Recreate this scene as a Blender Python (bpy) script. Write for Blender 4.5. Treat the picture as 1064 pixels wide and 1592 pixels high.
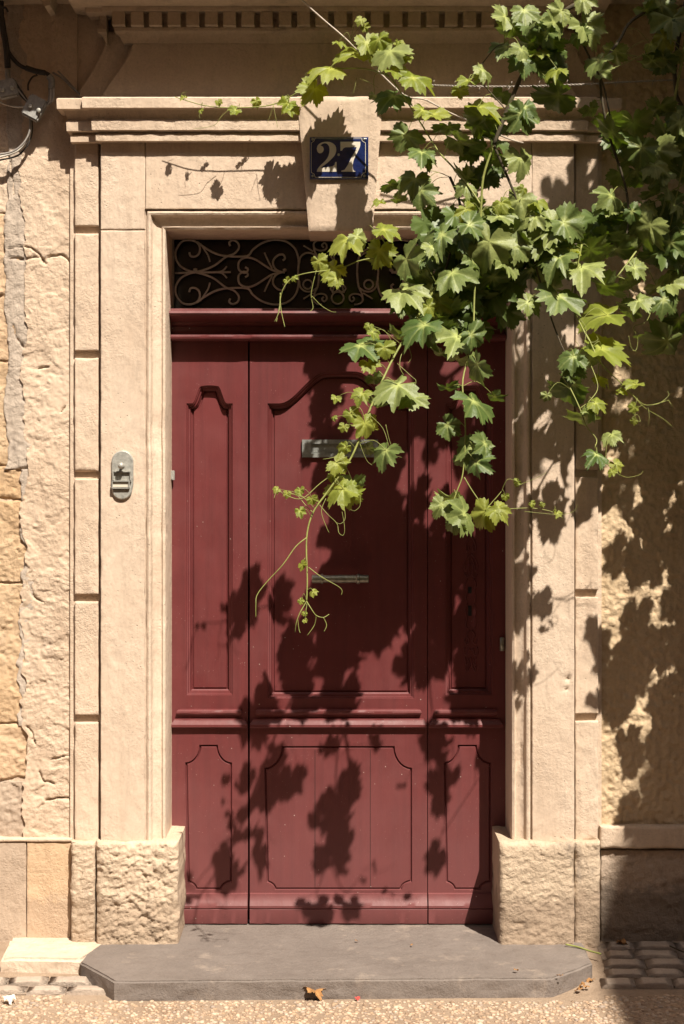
import bpy, bmesh, math, random
from mathutils import Vector, Matrix, noise
random.seed(7)
R = math.radians
scene = bpy.context.scene
for o in list(bpy.data.objects):
    bpy.data.objects.remove(o)
COL = scene.collection

# ------------------------------------------------------------------ camera
CAM_D, FPX, CXP, CYP, CAM_Z = 6.5, 2600.0, 528.0, 740.0, 1.75
cam = bpy.data.cameras.new('camera')
cam.sensor_fit = 'HORIZONTAL'
cam.sensor_width = 36.0
cam.lens = 36.0 * FPX / 1064.0
cam.shift_x = (532 - CXP) / 1064.0
cam.shift_y = -(796 - CYP) / 1064.0
cam.clip_end = 500
camo = bpy.data.objects.new('camera', cam)
COL.objects.link(camo)
camo.location = (0, -CAM_D, CAM_Z)
camo.rotation_euler = (R(90), 0, 0)
scene.camera = camo

# ------------------------------------------------------------------ sky + sun
SUN_X, SUN_Z = 0.45, 1.5                       # per metre towards the street
sund = Vector((SUN_X, -1.0, SUN_Z)).normalized()
elev = math.asin(sund.z)
world = bpy.data.worlds.new('World')
scene.world = world
world.use_nodes = True
nt = world.node_tree
nt.nodes.clear()
wo = nt.nodes.new('ShaderNodeOutputWorld')
bg = nt.nodes.new('ShaderNodeBackground')
sk = nt.nodes.new('ShaderNodeTexSky')
sk.sky_type = 'NISHITA'
sk.sun_disc = False
sk.sun_elevation = elev
sk.sun_rotation = math.atan2(sund.x, sund.y)
sk.air_density = 0.7
sk.dust_density = 4.0
sk.ozone_density = 0.3
bg.inputs['Strength'].default_value = 0.05
nt.links.new(sk.outputs[0], bg.inputs[0])
nt.links.new(bg.outputs[0], wo.inputs[0])
sl = bpy.data.lights.new('sun', 'SUN')
sl.energy = 5.0
sl.angle = R(0.5)
sl.color = (1.0, 0.915, 0.79)
so = bpy.data.objects.new('sun', sl)
COL.objects.link(so)
so.rotation_euler = (-sund).to_track_quat('-Z', 'Y').to_euler()
so.location = sund * 30

scene.view_settings.view_transform = 'Standard'
scene.view_settings.look = 'None'
scene.view_settings.exposure = 0.65
scene.view_settings.gamma = 1.0
scene.view_settings.use_curve_mapping = False
scene.render.engine = 'CYCLES'
scene.cycles.max_bounces = 6
scene.cycles.diffuse_bounces = 2

# ------------------------------------------------------------------ helpers
def sc(y):
    return FPX / (CAM_D + y)
def P(px, py, y):
    s = sc(y)
    return Vector(((px - CXP) / s, y, CAM_Z - (py - CYP) / s))
def X(px, y): return (px - CXP) / sc(y)
def Z(py, y): return CAM_Z - (py - CYP) / sc(y)

def wpos(o):
    p = Vector((0, 0, 0))
    while o is not None:
        p += o.location
        o = o.parent
    return p
def put(o, parent=None):
    COL.objects.link(o)
    if parent is not None:
        o.parent = parent
        o.location = -wpos(parent)
    return o
def thing(name, label, cat, loc=(0, 0, 0), group=None):
    o = bpy.data.objects.new(name, None)
    o.empty_display_size = .05
    COL.objects.link(o)
    o.location = loc
    o['label'] = label
    o['category'] = cat
    if group: o['group'] = group
    return o
def tag(o, label, cat, group=None):
    o['label'] = label
    o['category'] = cat
    if group: o['group'] = group
    return o
def mesh_obj(name, verts, faces, mat, parent=None, smooth=True):
    me = bpy.data.meshes.new(name)
    me.from_pydata([tuple(v) for v in verts], [], faces)
    if smooth: me.shade_smooth()
    me.materials.append(mat)
    me.update()
    return put(bpy.data.objects.new(name, me), parent)
class MB:
    def __init__(self): self.v = []; self.f = []
    def add(self, vs, fs):
        n = len(self.v)
        self.v += [Vector(q) for q in vs]
        self.f += [tuple(i + n for i in f) for f in fs]
    def box(self, x0, x1, y0, y1, z0, z1):
        vs = [(x, y, z) for x in (x0, x1) for y in (y0, y1) for z in (z0, z1)]
        self.add(vs, [(0, 1, 3, 2), (4, 6, 7, 5), (0, 4, 5, 1), (2, 3, 7, 6), (0, 2, 6, 4), (1, 5, 7, 3)])
    def tube(self, pts, r, seg=7, smooth=3, closed_ends=True):
        pts = catmull(pts, smooth) if smooth else [Vector(p) for p in pts]
        n = len(pts)
        rad = r if callable(r) else (lambda t: r)
        base = len(self.v)
        prev = None
        for i, p in enumerate(pts):
            t = (pts[min(i + 1, n - 1)] - pts[max(i - 1, 0)])
            if t.length < 1e-9: t = Vector((0, 0, 1))
            t.normalize()
            if prev is None:
                u = t.orthogonal().normalized()
            else:
                u = (prev - t * prev.dot(t))
                u = u.normalized() if u.length > 1e-6 else t.orthogonal().normalized()
            prev = u
            w = t.cross(u)
            rr = rad(i / max(1, n - 1))
            for k in range(seg):
                a = 2 * math.pi * k / seg
                self.v.append(p + u * (math.cos(a) * rr) + w * (math.sin(a) * rr))
        for i in range(n - 1):
            for k in range(seg):
                a = base + i * seg + k
                b = base + i * seg + (k + 1) % seg
                self.f.append((a, b, b + seg, a + seg))
        if closed_ends:
            self.f.append(tuple(base + k for k in reversed(range(seg))))
            self.f.append(tuple(base + (n - 1) * seg + k for k in range(seg)))
    def lathe(self, origin, axis, prof, seg=16):
        """prof: list of (distance along axis, radius)"""
        axis = Vector(axis).normalized()
        u = axis.orthogonal().normalized(); w = axis.cross(u)
        base = len(self.v)
        o = Vector(origin)
        for (d, r) in prof:
            for k in range(seg):
                a = 2 * math.pi * k / seg
                self.v.append(o + axis * d + (u * math.cos(a) + w * math.sin(a)) * r)
        for i in range(len(prof) - 1):
            for k in range(seg):
                a = base + i * seg + k; b = base + i * seg + (k + 1) % seg
                self.f.append((a, b, b + seg, a + seg))
        self.f.append(tuple(base + k for k in reversed(range(seg))))
        self.f.append(tuple(base + (len(prof) - 1) * seg + k for k in range(seg)))
    def prism(self, loop, y0, y1):
        """loop of (x,z), extruded from front y0 to back y1"""
        n = len(loop)
        vs = [(x, y0, z) for x, z in loop] + [(x, y1, z) for x, z in loop]
        fs = [tuple(range(n)), tuple(reversed(range(n, 2 * n)))]
        fs += [(i, i + n, (i + 1) % n + n, (i + 1) % n) for i in range(n)]
        self.add(vs, fs)
    def build(self, name, mat, parent=None, smooth=True, fix=True):
        o = mesh_obj(name, self.v, self.f, mat, parent, smooth)
        if fix:
            bm = bmesh.new(); bm.from_mesh(o.data)
            bmesh.ops.recalc_face_normals(bm, faces=bm.faces)
            bm.to_mesh(o.data); bm.free()
        return o
def autosmooth(o, ang=35):
    me = o.data
    bm = bmesh.new(); bm.from_mesh(me)
    for e in bm.edges:
        if len(e.link_faces) == 2 and e.calc_face_angle(0) > R(ang): e.smooth = False
    bm.to_mesh(me); bm.free()
    return o
def catmull(pts, sub=4):
    pts = [Vector(p) for p in pts]
    if len(pts) < 3: return pts
    out = []
    for i in range(len(pts) - 1):
        p0 = pts[max(i - 1, 0)]; p1 = pts[i]; p2 = pts[i + 1]; p3 = pts[min(i + 2, len(pts) - 1)]
        for k in range(sub):
            t = k / sub
            out.append(.5 * ((2 * p1) + (p2 - p0) * t + (2 * p0 - 5 * p1 + 4 * p2 - p3) * t * t + (3 * p1 - p0 - 3 * p2 + p3) * t ** 3))
    out.append(pts[-1])
    return out
def tb(x, y, z=0.0):
    return noise.turbulence(Vector((x, y, z)), 5, True) - .6
def facet(x, z, f, seed, tilt=1.0):
    v = Vector((x * f, z * f * 1.5, seed))
    d, p = noise.voronoi(v)
    q = p[0]
    a = nz(q.x * 7.3 + 3, q.y * 5.1, q.z * 3.7); b_ = nz(q.x * 4.1, q.y * 8.3 + 9, q.z * 2.2); c = nz(q.x * 3.3, q.y * 3.9, q.z + 20)
    return ((v.x - q.x) * a + (v.y - q.y) * b_) * tilt + c * .6
def nz(x, y, z=0.0): return noise.noise(Vector((x, y, z)))
def fr(x, y, z=0.0, o=3):
    return noise.fractal(Vector((x, y, z)), 1.0, 2.0, o)

# ------------------------------------------------------------------ materials
def newmat(name):
    m = bpy.data.materials.new(name)
    m.use_nodes = True
    t = m.node_tree
    return m, t, t.nodes['Principled BSDF']
def N(t, typ, **kw):
    n = t.nodes.new(typ)
    for k, v in kw.items():
        if k in n.inputs: n.inputs[k].default_value = v
        else: setattr(n, k, v)
    return n
def ramp(t, fac, stops):
    r = t.nodes.new('ShaderNodeValToRGB')
    e = r.color_ramp.elements
    while len(e) < len(stops): e.new(0.5)
    for i, (p, c) in enumerate(stops):
        e[i].position = p
        e[i].color = (c[0], c[1], c[2], 1) if not isinstance(c, (int, float)) else (c, c, c, 1)
    t.links.new(fac, r.inputs[0])
    return r
def mixc(t, fac, a, b, mode='MIX'):
    m = t.nodes.new('ShaderNodeMix'); m.data_type = 'RGBA'; m.blend_type = mode
    for s, v in ((m.inputs[0], fac), (m.inputs[6], a), (m.inputs[7], b)):
        if isinstance(v, (int, float)): s.default_value = v
        elif isinstance(v, tuple): s.default_value = (v[0], v[1], v[2], 1)
        else: t.links.new(v, s)
    return m.outputs[2]
def coords(t, scale=(1, 1, 1)):
    g = t.nodes.new('ShaderNodeNewGeometry')
    mp = t.nodes.new('ShaderNodeMapping')
    mp.inputs['Scale'].default_value = scale
    t.links.new(g.outputs['Position'], mp.inputs['Vector'])
    return mp.outputs[0]
def noise_n(t, vec, scale, detail=6, rough=.6):
    n = N(t, 'ShaderNodeTexNoise', Scale=scale, Detail=detail, Roughness=rough)
    t.links.new(vec, n.inputs['Vector'])
    return n.outputs['Fac']
def bump(t, b, h, strength, dist, prev=None):
    n = N(t, 'ShaderNodeBump', Strength=strength, Distance=dist)
    t.links.new(h, n.inputs['Height'])
    if prev is not None: t.links.new(prev, n.inputs['Normal'])
    t.links.new(n.outputs[0], b.inputs['Normal'])
    return n.outputs[0]

def stone_mat(name, c0, c1, stain=(.32, .26, .22), stain_amt=.35, grain=1.0, pit=.5, streak=.2, rough=.9, dirt=None, lift=(1.11, 1.14, 1.17), patchy=.15):
    c0 = tuple(min(.86, v * l) for v, l in zip(c0, lift)); c1 = tuple(min(.86, v * l) for v, l in zip(c1, lift))
    m, t, b = newmat(name)
    p = coords(t)
    n1 = noise_n(t, p, 3.2, 4, .65)
    col = ramp(t, n1, [(.3, c0), (.7, c1)]).outputs[0]
    n2 = noise_n(t, p, 24, 6, .75)
    col = mixc(t, ramp(t, n2, [(.35, .0), (.75, .35)]).outputs[0], col, tuple(v * .72 for v in c0))
    oi = t.nodes.new('ShaderNodeObjectInfo')
    col = mixc(t, ramp(t, oi.outputs['Random'], [(0.0, 0.0), (1.0, .30)]).outputs[0], col, (c0[0] * .86, c0[1] * .80, c0[2] * .74))
    rs = noise_n(t, coords(t, (16, 16, 1.1)), 1.0, 4, .6)
    col = mixc(t, ramp(t, rs, [(.52, 0.0), (.78, .38)]).outputs[0], col, (c0[0] * .66, c0[1] * .60, c0[2] * .56))
    # grey-brown weather stains with their own outline
    n3 = noise_n(t, coords(t, (1, 1, .55)), 5.5, 6, .72)
    sm = ramp(t, n3, [(.57, 0.0), (.70, stain_amt)]).outputs[0]
    col = mixc(t, sm, col, stain)
    # tool marks, stretched upright
    ns = noise_n(t, coords(t, (60, 60, 5)), 1.0, 4, .6)
    col = mixc(t, ramp(t, ns, [(.55, 0.0), (.8, streak)]).outputs[0], col, tuple(v * .6 for v in c0))
    # pits
    vo = N(t, 'ShaderNodeTexVoronoi', Scale=55.0); vo.feature = 'F1'
    t.links.new(p, vo.inputs['Vector'])
    pm = ramp(t, vo.outputs['Distance'], [(.06, 1.0), (.16, 0.0)]).outputs[0]
    pn = ramp(t, noise_n(t, p, 11, 3, .5), [(.52, 0.0), (.62, 1.0)]).outputs[0]
    pit_m = N(t, 'ShaderNodeMath', operation='MULTIPLY')
    t.links.new(pm, pit_m.inputs[0]); t.links.new(pn, pit_m.inputs[1])
    pa = N(t, 'ShaderNodeMath', operation='MULTIPLY'); pa.inputs[1].default_value = pit
    t.links.new(pit_m.outputs[0], pa.inputs[0])
    col = mixc(t, pa.outputs[0], col, tuple(v * .45 for v in c0))
    if dirt:      # splash dirt near the pavement: (height, colour, amount)
        sx = t.nodes.new('ShaderNodeSeparateXYZ')
        g = t.nodes.new('ShaderNodeNewGeometry'); t.links.new(g.outputs['Position'], sx.inputs[0])
        ad = N(t, 'ShaderNodeMath', operation='MULTIPLY_ADD')
        t.links.new(noise_n(t, p, 7, 8, .7), ad.inputs[0]); ad.inputs[1].default_value = -dirt[0] * 1.8
        t.links.new(sx.outputs[2], ad.inputs[2])
        dm = ramp(t, ad.outputs[0], [(0.0, dirt[2]), (dirt[0] * .25, 0.0)]).outputs[0]
        # ramp clamps below zero to the full amount
        col = mixc(t, dm, col, dirt[1])
    nf = noise_n(t, p, 110, 3, .7)
    col = mixc(t, ramp(t, nf, [(.45, 0.0), (.78, .4)]).outputs[0], col, tuple(v * .62 for v in c0))
    t.links.new(col, b.inputs['Base Color'])
    b.inputs['Roughness'].default_value = rough
    b.inputs['Specular IOR Level'].default_value = .15
    pm2 = ramp(t, noise_n(t, coords(t, (1, 1, .6)), 4.5, 4, .7), [(.40, patchy), (.66, 1.0)]).outputs[0]
    hs = N(t, 'ShaderNodeMath', operation='MULTIPLY_ADD'); t.links.new(n2, hs.inputs[0]); hs.inputs[1].default_value = 1.5; t.links.new(nf, hs.inputs[2])
    hm = N(t, 'ShaderNodeMath', operation='MULTIPLY'); t.links.new(hs.outputs[0], hm.inputs[0]); t.links.new(pm2, hm.inputs[1])
    h2 = bump(t, b, hm.outputs[0], .8 * min(1.25, grain), .0065)
    inv = N(t, 'ShaderNodeMath', operation='SUBTRACT'); inv.inputs[0].default_value = 1.0
    t.links.new(pit_m.outputs[0], inv.inputs[1])
    h3 = bump(t, b, inv.outputs[0], .6 * pit, .004, h2)
    bump(t, b, ns, .25 * streak, .002, h3)
    return m
def plain_mat(name, c, rough=.6, metal=0.0, var=.25, scale=30, bumpst=.15, spec=.4):
    m, t, b = newmat(name)
    p = coords(t)
    n = noise_n(t, p, scale, 6, .65)
    col = ramp(t, n, [(.3, tuple(v * (1 - var) for v in c)), (.7, tuple(min(1, v * (1 + var)) for v in c))]).outputs[0]
    t.links.new(col, b.inputs['Base Color'])
    b.inputs['Roughness'].default_value = rough
    b.inputs['Metallic'].default_value = metal
    b.inputs['Specular IOR Level'].default_value = spec
    if bumpst: bump(t, b, n, bumpst, .002)
    return m

CREAM0, CREAM1 = (.60, .455, .335), (.70, .55, .42)
M = {}
M['stone'] = stone_mat('cream_limestone', CREAM0, CREAM1, stain_amt=.22, pit=.7, streak=.28, grain=.85, patchy=.08)
M['jamb'] = stone_mat('dressed_limestone', (.60, .46, .345), (.69, .545, .42), stain_amt=.2, pit=.9, streak=.4, grain=.7, patchy=.05)
M['render'] = stone_mat('flaking_lime_render', (.60, .45, .325), (.71, .555, .42), stain=(.40, .33, .30), stain_amt=.38, pit=.5, streak=.1, grain=1.3)
M['stucco'] = stone_mat('rough_ochre_stucco', (.56, .41, .255), (.66, .50, .33), stain_amt=.15, pit=.35, streak=.05, grain=1.5)
M['plinth'] = stone_mat('eroded_plinth_stone', (.55, .42, .30), (.68, .53, .395), stain=(.34, .27, .21), stain_amt=.6, pit=.6, streak=.0, grain=1.6, dirt=(.16, (.33, .24, .17), .55), patchy=.5)
M['plinth_worn'] = stone_mat('worn_plinth_stone', (.50, .385, .275), (.62, .48, .35), stain=(.22, .18, .155), stain_amt=.85, pit=.6, streak=.0, grain=1.5, dirt=(.18, (.28, .20, .145), .65), patchy=.4)
M['ochre'] = stone_mat('ochre_sandstone', (.53, .35, .20), (.62, .46, .31), stain=(.42, .33, .28), stain_amt=.5, pit=.5, streak=.0, grain=1.5)
M['base_grey'] = stone_mat('grey_sandstone', (.44, .33, .245), (.50, .385, .29), stain_amt=.25, pit=.5, streak=.0, grain=1.1)
M['base_tan'] = stone_mat('tan_sandstone', (.56, .385, .24), (.63, .45, .30), stain_amt=.2, pit=.6, streak=.0, grain=1.0, dirt=(.16, (.42, .32, .25), .5))
M['cement'] = stone_mat('grey_cement_fillet', (.47, .385, .31), (.58, .47, .375), stain=(.27, .22, .19), stain_amt=.8, pit=.4, streak=.5, grain=1.4)
M['dirty'] = stone_mat('dirty_base_render', (.40, .30, .225), (.50, .39, .30), stain=(.20, .155, .125), stain_amt=.75, pit=.5, streak=.0, grain=1.6, dirt=(.22, (.14, .115, .095), .65), patchy=.4)
M['soffit'] = stone_mat('cornice_limestone', (.56, .425, .31), (.66, .52, .39), stain=(.30, .24, .19), stain_amt=.5, pit=.4, streak=.1)
M['step'] = stone_mat('bluestone_slab', (.195, .165, .148), (.275, .235, .21), stain=(.40, .325, .265), stain_amt=.6, pit=.2, streak=0, grain=.8, rough=.75, lift=(1, 1, 1), patchy=.5)
M['block'] = stone_mat('pale_limestone_block', (.58, .445, .33), (.66, .53, .41), stain_amt=.25, pit=.4, streak=0)
M['cobble'] = stone_mat('sett_stone', (.42, .34, .275), (.54, .44, .36), stain_amt=.4, pit=.3, streak=0, lift=(1, 1, 1))
M['ground'] = stone_mat('pebbled_mortar', (.34, .25, .18), (.45, .345, .255), stain=(.25, .19, .15), stain_amt=.45, pit=.4, streak=0, grain=1.6, lift=(1, 1, 1), patchy=.6)
M['iron'] = plain_mat('grey_painted_iron', (.52, .48, .43), .6, 0, .2, 60, .2)
M['zinc'] = plain_mat('weathered_zinc', (.42, .41, .37), .5, .35, .3, 70, .3)
M['brass'] = plain_mat('tarnished_brass', (.30, .30, .25), .35, .6, .35, 50, .15)
M['steel'] = plain_mat('dull_slot_metal', (.30, .31, .29), .45, .35, .25, 60, .15)
M['cable_grey'] = plain_mat('grey_cable', (.30, .275, .25), .6, 0, .2, 40, .1)
M['cable_dark'] = plain_mat('dark_cable', (.05, .045, .042), .6, 0, .3, 40, .1)
M['cable_pale'] = plain_mat('pale_cable', (.58, .54, .48), .55, 0, .15, 40, .1)
M['boxes'] = plain_mat('grey_connector_plastic', (.36, .35, .33), .5, 0, .3, 60, .15)
M['white'] = plain_mat('white_enamel', (.66, .60, .50), .3, 0, .06, 30, .02)
M['black'] = plain_mat('black_void', (.008, .007, .006), .7, 0, .1, 20, 0)
M['wire'] = plain_mat('galvanised_wire', (.40, .36, .31), .5, .4, .3, 80, .1)
M['dry_cane'] = plain_mat('dry_pale_cane', (.52, .44, .36), .7, 0, .2, 60, .2)
M['dry_leaf'] = plain_mat('dry_leaf', (.34, .17, .06), .8, 0, .35, 60, .3)
M['paper'] = plain_mat('white_paper', (.75, .72, .66), .8, 0, .05, 60, .1)
M['petal'] = plain_mat('red_petal', (.5, .06, .05), .7, 0, .15, 60, .1)
M['cane'] = plain_mat('brown_vine_bark', (.075, .06, .035), .85, 0, .35, 60, .4)
M['shoot'] = plain_mat('green_vine_shoot', (.26, .28, .075), .55, 0, .25, 40, .1)
M['wall_far'] = plain_mat('cream_house_render', (.42, .30, .20), .9, 0, .12, 3, .1)
M['shutter'] = plain_mat('faded_shutter', (.20, .22, .20), .7, 0, .15, 10, .1)
M['soil'] = plain_mat('joint_soil', (.24, .18, .135), .95, 0, .35, 60, .5)
M['asphalt'] = plain_mat('asphalt', (.055, .052, .048), .9, 0, .2, 40, .3)
M['tile'] = plain_mat('clay_tile', (.36, .17, .09), .85, 0, .3, 8, .3)

# dark room behind glass
m, t, b = newmat('dark_window_glass')
b.inputs['Base Color'].default_value = (.012, .012, .011, 1)
b.inputs['Roughness'].default_value = .12
b.inputs['Specular IOR Level'].default_value = .35
M['glass'] = m

# red door paint: faded, dusty, chipped
def paint(name):
    m, t, b = newmat(name)
    p = coords(t)
    n1 = noise_n(t, p, 5, 6, .6)
    col = ramp(t, n1, [(.3, (.122, .0245, .0250)), (.7, (.158, .0335, .0340))]).outputs[0]
    st = noise_n(t, coords(t, (40, 40, 1.6)), 1.0, 5, .6)
    col = mixc(t, ramp(t, st, [(.45, 0.0), (.8, .55)]).outputs[0], col, (.088, .022, .023))
    col = mixc(t, ramp(t, noise_n(t, coords(t, (2.5, 2.5, 1.2)), 1.0, 7, .7), [(.48, 0.0), (.72, .45)]).outputs[0], col, (.190, .060, .058))
    # dusty towards the foot, uneven
    sx = t.nodes.new('ShaderNodeSeparateXYZ')
    g = t.nodes.new('ShaderNodeNewGeometry'); t.links.new(g.outputs['Position'], sx.inputs[0])
    ad = N(t, 'ShaderNodeMath', operation='MULTIPLY_ADD')
    t.links.new(noise_n(t, p, 6, 7, .7), ad.inputs[0]); ad.inputs[1].default_value = -.6
    t.links.new(sx.outputs[2], ad.inputs[2])
    col = mixc(t, ramp(t, ad.outputs[0], [(0.0, .40), (.55, 0.0)]).outputs[0], col, (.21, .085, .085))
    # splashes and chips
    for s_, c_, lo, hi in ((30, (.60, .48, .42), .045, .07), (75, (.44, .24, .22), .06, .10)):
        vo = N(t, 'ShaderNodeTexVoronoi', Scale=float(s_)); t.links.new(p, vo.inputs['Vector'])
        a = ramp(t, vo.outputs['Distance'], [(lo, 1.0), (hi, 0.0)]).outputs[0]
        bsel = ramp(t, noise_n(t, p, 4.2 if s_ < 50 else 7, 2, .5), [(.5, 0.0), (.6, .8)]).outputs[0]
        mm = N(t, 'ShaderNodeMath', operation='MULTIPLY'); t.links.new(a, mm.inputs[0]); t.links.new(bsel, mm.inputs[1])
        col = mixc(t, mm.outputs[0], col, c_)
    t.links.new(col, b.inputs['Base Color'])
    rr = ramp(t, noise_n(t, p, 9, 5, .6), [(.3, .42), (.7, .58)]).outputs[0]
    t.links.new(rr, b.inputs['Roughness'])
    b.inputs['Specular IOR Level'].default_value = .4
    h = bump(t, b, st, .3, .003)
    bump(t, b, noise_n(t, p, 90, 4, .6), .10, .0015, h)
    return m
M['red'] = paint('dark_red_door_paint')

# number plate enamel
m, t, b = newmat('cobalt_enamel')
n = noise_n(t, coords(t), 40, 5, .6)
t.links.new(ramp(t, n, [(.3, (.006, .012, .055)), (.75, (.012, .025, .11))]).outputs[0], b.inputs['Base Color'])
b.inputs['Roughness'].default_value = .22
b.inputs['Coat Weight'].default_value = .3
M['enamel'] = m

# leaves: diffuse top with light passing through
def leaf_mat(name, ca, cb, trans, tw):
    m, t, b = newmat(name)
    oi = t.nodes.new('ShaderNodeObjectInfo')
    tc = t.nodes.new('ShaderNodeTexCoord')
    col = ramp(t, oi.outputs['Random'], [(0.0, ca), (1.0, cb)]).outputs[0]
    nn = N(t, 'ShaderNodeTexNoise', Scale=5.0, Detail=6.0, Roughness=.65)
    t.links.new(tc.outputs['Object'], nn.inputs['Vector'])
    col = mixc(t, ramp(t, nn.outputs['Fac'], [(.35, 0.0), (.75, .55)]).outputs[0], col, tuple(v * .62 for v in ca))
    at = t.nodes.new('ShaderNodeAttribute'); at.attribute_name = 'vein'
    col = mixc(t, at.outputs['Fac'], col, tuple(min(1, v * 1.55 + .02) for v in cb))
    t.links.new(col, b.inputs['Base Color'])
    b.inputs['Roughness'].default_value = .45
    b.inputs['Specular IOR Level'].default_value = .5
    bump(t, b, nn.outputs['Fac'], .35, .012)
    tr = t.nodes.new('ShaderNodeBsdfTranslucent')
    tcx = mixc(t, .5, trans, mixc(t, 1.0, col, trans, 'MULTIPLY'))
    t.links.new(tcx, tr.inputs['Color'])
    mx = t.nodes.new('ShaderNodeMixShader'); mx.inputs[0].default_value = tw
    t.links.new(b.outputs[0], mx.inputs[1]); t.links.new(tr.outputs[0], mx.inputs[2])
    t.links.new(mx.outputs[0], t.nodes['Material Output'].inputs[0])
    return m
M['leaf'] = leaf_mat('vine_leaf', (.085, .140, .032), (.330, .370, .115), (.20, .30, .015), .26)
M['young'] = leaf_mat('young_vine_leaf', (.23, .29, .035), (.36, .39, .075), (.52, .54, .03), .42)

# pebbles
m, t, b = newmat('mixed_pebbles')
g = t.nodes.new('ShaderNodeNewGeometry')
t.links.new(ramp(t, g.outputs['Random Per Island'], [(0.0, (.26, .17, .11)), (.3, (.52, .38, .27)), (.6, (.40, .27, .17)), (.8, (.60, .47, .35)), (1.0, (.33, .26, .21))]).outputs[0], b.inputs['Base Color'])
b.inputs['Roughness'].default_value = .8
M['pebble'] = m

# ------------------------------------------------------------------ stone building blocks
def lines(a, b, res, edge):
    n = max(2, int(round((b - a) / res)))
    xs = [a + (b - a) * i / n for i in range(n + 1)]
    if edge:
        ex = [e for e in (.0015, .004, .008, .013) if e < (b - a) / 4]
        xs = [x for x in xs if a + .016 < x < b - .016 or x in (a, b)]
        xs += [a + e for e in ex] + [b - e for e in ex]
    return sorted(set([a, b] + xs))
def stone_block(name, x0, x1, z0, z1, yf, yb, mat, parent, res=.012, amp=.0012, freq=14, bev=.004, chip=.012,
                wob=.0015, extra=None, seed=0.0, edges=True, ragged=0.0):
    xs = lines(x0, x1, res, edges); zs = lines(z0, z1, res, edges)
    nx, nzv = len(xs), len(zs)
    vs, fs = [], []
    for j, z in enumerate(zs):
        for i, x in enumerate(xs):
            y = yf - amp * fr(x * freq, z * freq, seed, 4) - amp * .6 * nz(x * freq * 4, z * freq * 4, seed + 3)
            xx, zz = x, z
            if edges:
                d = min(x - x0, x1 - x, z - z0, z1 - z)
                c = max(0.0, nz(x * 11 + seed, z * 11, 5.1) - .22)
                r = bev * (1 + .5 * nz(x * 30, z * 30, seed)) + chip * c
                if d < r:
                    q = r - d
                    y += r - math.sqrt(max(0, r * r - q * q))
                if i in (0, nx - 1): xx += wob * fr(seed, z * 12, i, 3)
                if j in (0, nzv - 1): zz += wob * fr(x * 12, seed, j, 3)
            if ragged:
                sh = ragged * (fr(seed, z * 7, 1.5, 5) + .35 * nz(seed, z * 45, 2.5))
                t_ = max(0.0, 1 - (x - x0) / .07); xx += sh * t_
            if extra: y += extra(x, z)
            vs.append((xx, y, zz))
    for j in range(nzv - 1):
        for i in range(nx - 1):
            a = j * nx + i
            fs.append((a, a + 1, a + nx + 1, a + nx))
    ring = [i for i in range(nx)] + [j * nx + nx - 1 for j in range(1, nzv)] + \
           [(nzv - 1) * nx + i for i in range(nx - 2, -1, -1)] + [j * nx for j in range(nzv - 2, 0, -1)]
    n0 = len(vs)
    for k in ring: vs.append(vs[k])
    for k in ring: vs.append((vs[k][0], yb, vs[k][2]))
    L = len(ring)
    for i in range(L):
        j = (i + 1) % L
        fs.append((n0 + j, n0 + i, n0 + L + i, n0 + L + j))
    return mesh_obj(name, vs, fs, mat, parent)

def moulding_x(name, x0, x1, prof, mat, parent, res=.014, amp=.0008, ret=(1, 1), chip=.004, seed=0.0, back=None):
    """prof: list of (y,z) from bottom to top, y negative outwards. ends returned (mitred) towards the wall"""
    n = max(2, int((x1 - x0) / res)) if amp or chip else 1
    ymin = min(p[0] for p in prof)
    vs, fs = [], []
    m = len(prof)
    for i in range(n + 1):
        u = i / n
        for k, (y, z) in enumerate(prof):
            a = x0 + (ymin - y) * -1 * ret[0] if ret[0] else x0
            b_ = x1 - (y - ymin) * ret[1] if ret[1] else x1
            a = x0 + (y - ymin) * ret[0]
            x = a + (b_ - a) * u
            w = amp * fr(x * 20, k * .7 + seed, z * 20, 3)
            c = chip * max(0, nz(x * 13 + k * .13, seed, z * 9) - .3) if chip else 0
            conv = 1.0 if 0 < k < m - 1 else 0.0
            vs.append((x, y + (w + c * 2) * conv, z + w * .6 * conv + c * .8 * conv))
    for i in range(n):
        for k in range(m - 1):
            a = i * m + k
            fs.append((a, a + m, a + m + 1, a + 1))
    # caps down to the back plane
    yb = back if back is not None else max(p[0] for p in prof)
    for i in (0, n):
        idx = [i * m + k for k in range(m)]
        x = vs[idx[0]][0]
        e = len(vs)
        for q in idx: vs.append(vs[q])
        for q in idx: vs.append((vs[q][0], yb + .002, vs[q][2]))
        for k in range(m - 1):
            f = (e + k, e + k + 1, e + m + k + 1, e + m + k)
            fs.append(f if i == 0 else tuple(reversed(f)))
    o = mesh_obj(name, vs, fs, mat, parent)
    bm = bmesh.new(); bm.from_mesh(o.data)
    for e in bm.edges:
        if len(e.link_faces) == 2 and e.calc_face_angle(0) > R(28): e.smooth = False
    bm.to_mesh(o.data); bm.free()
    return o

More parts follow.
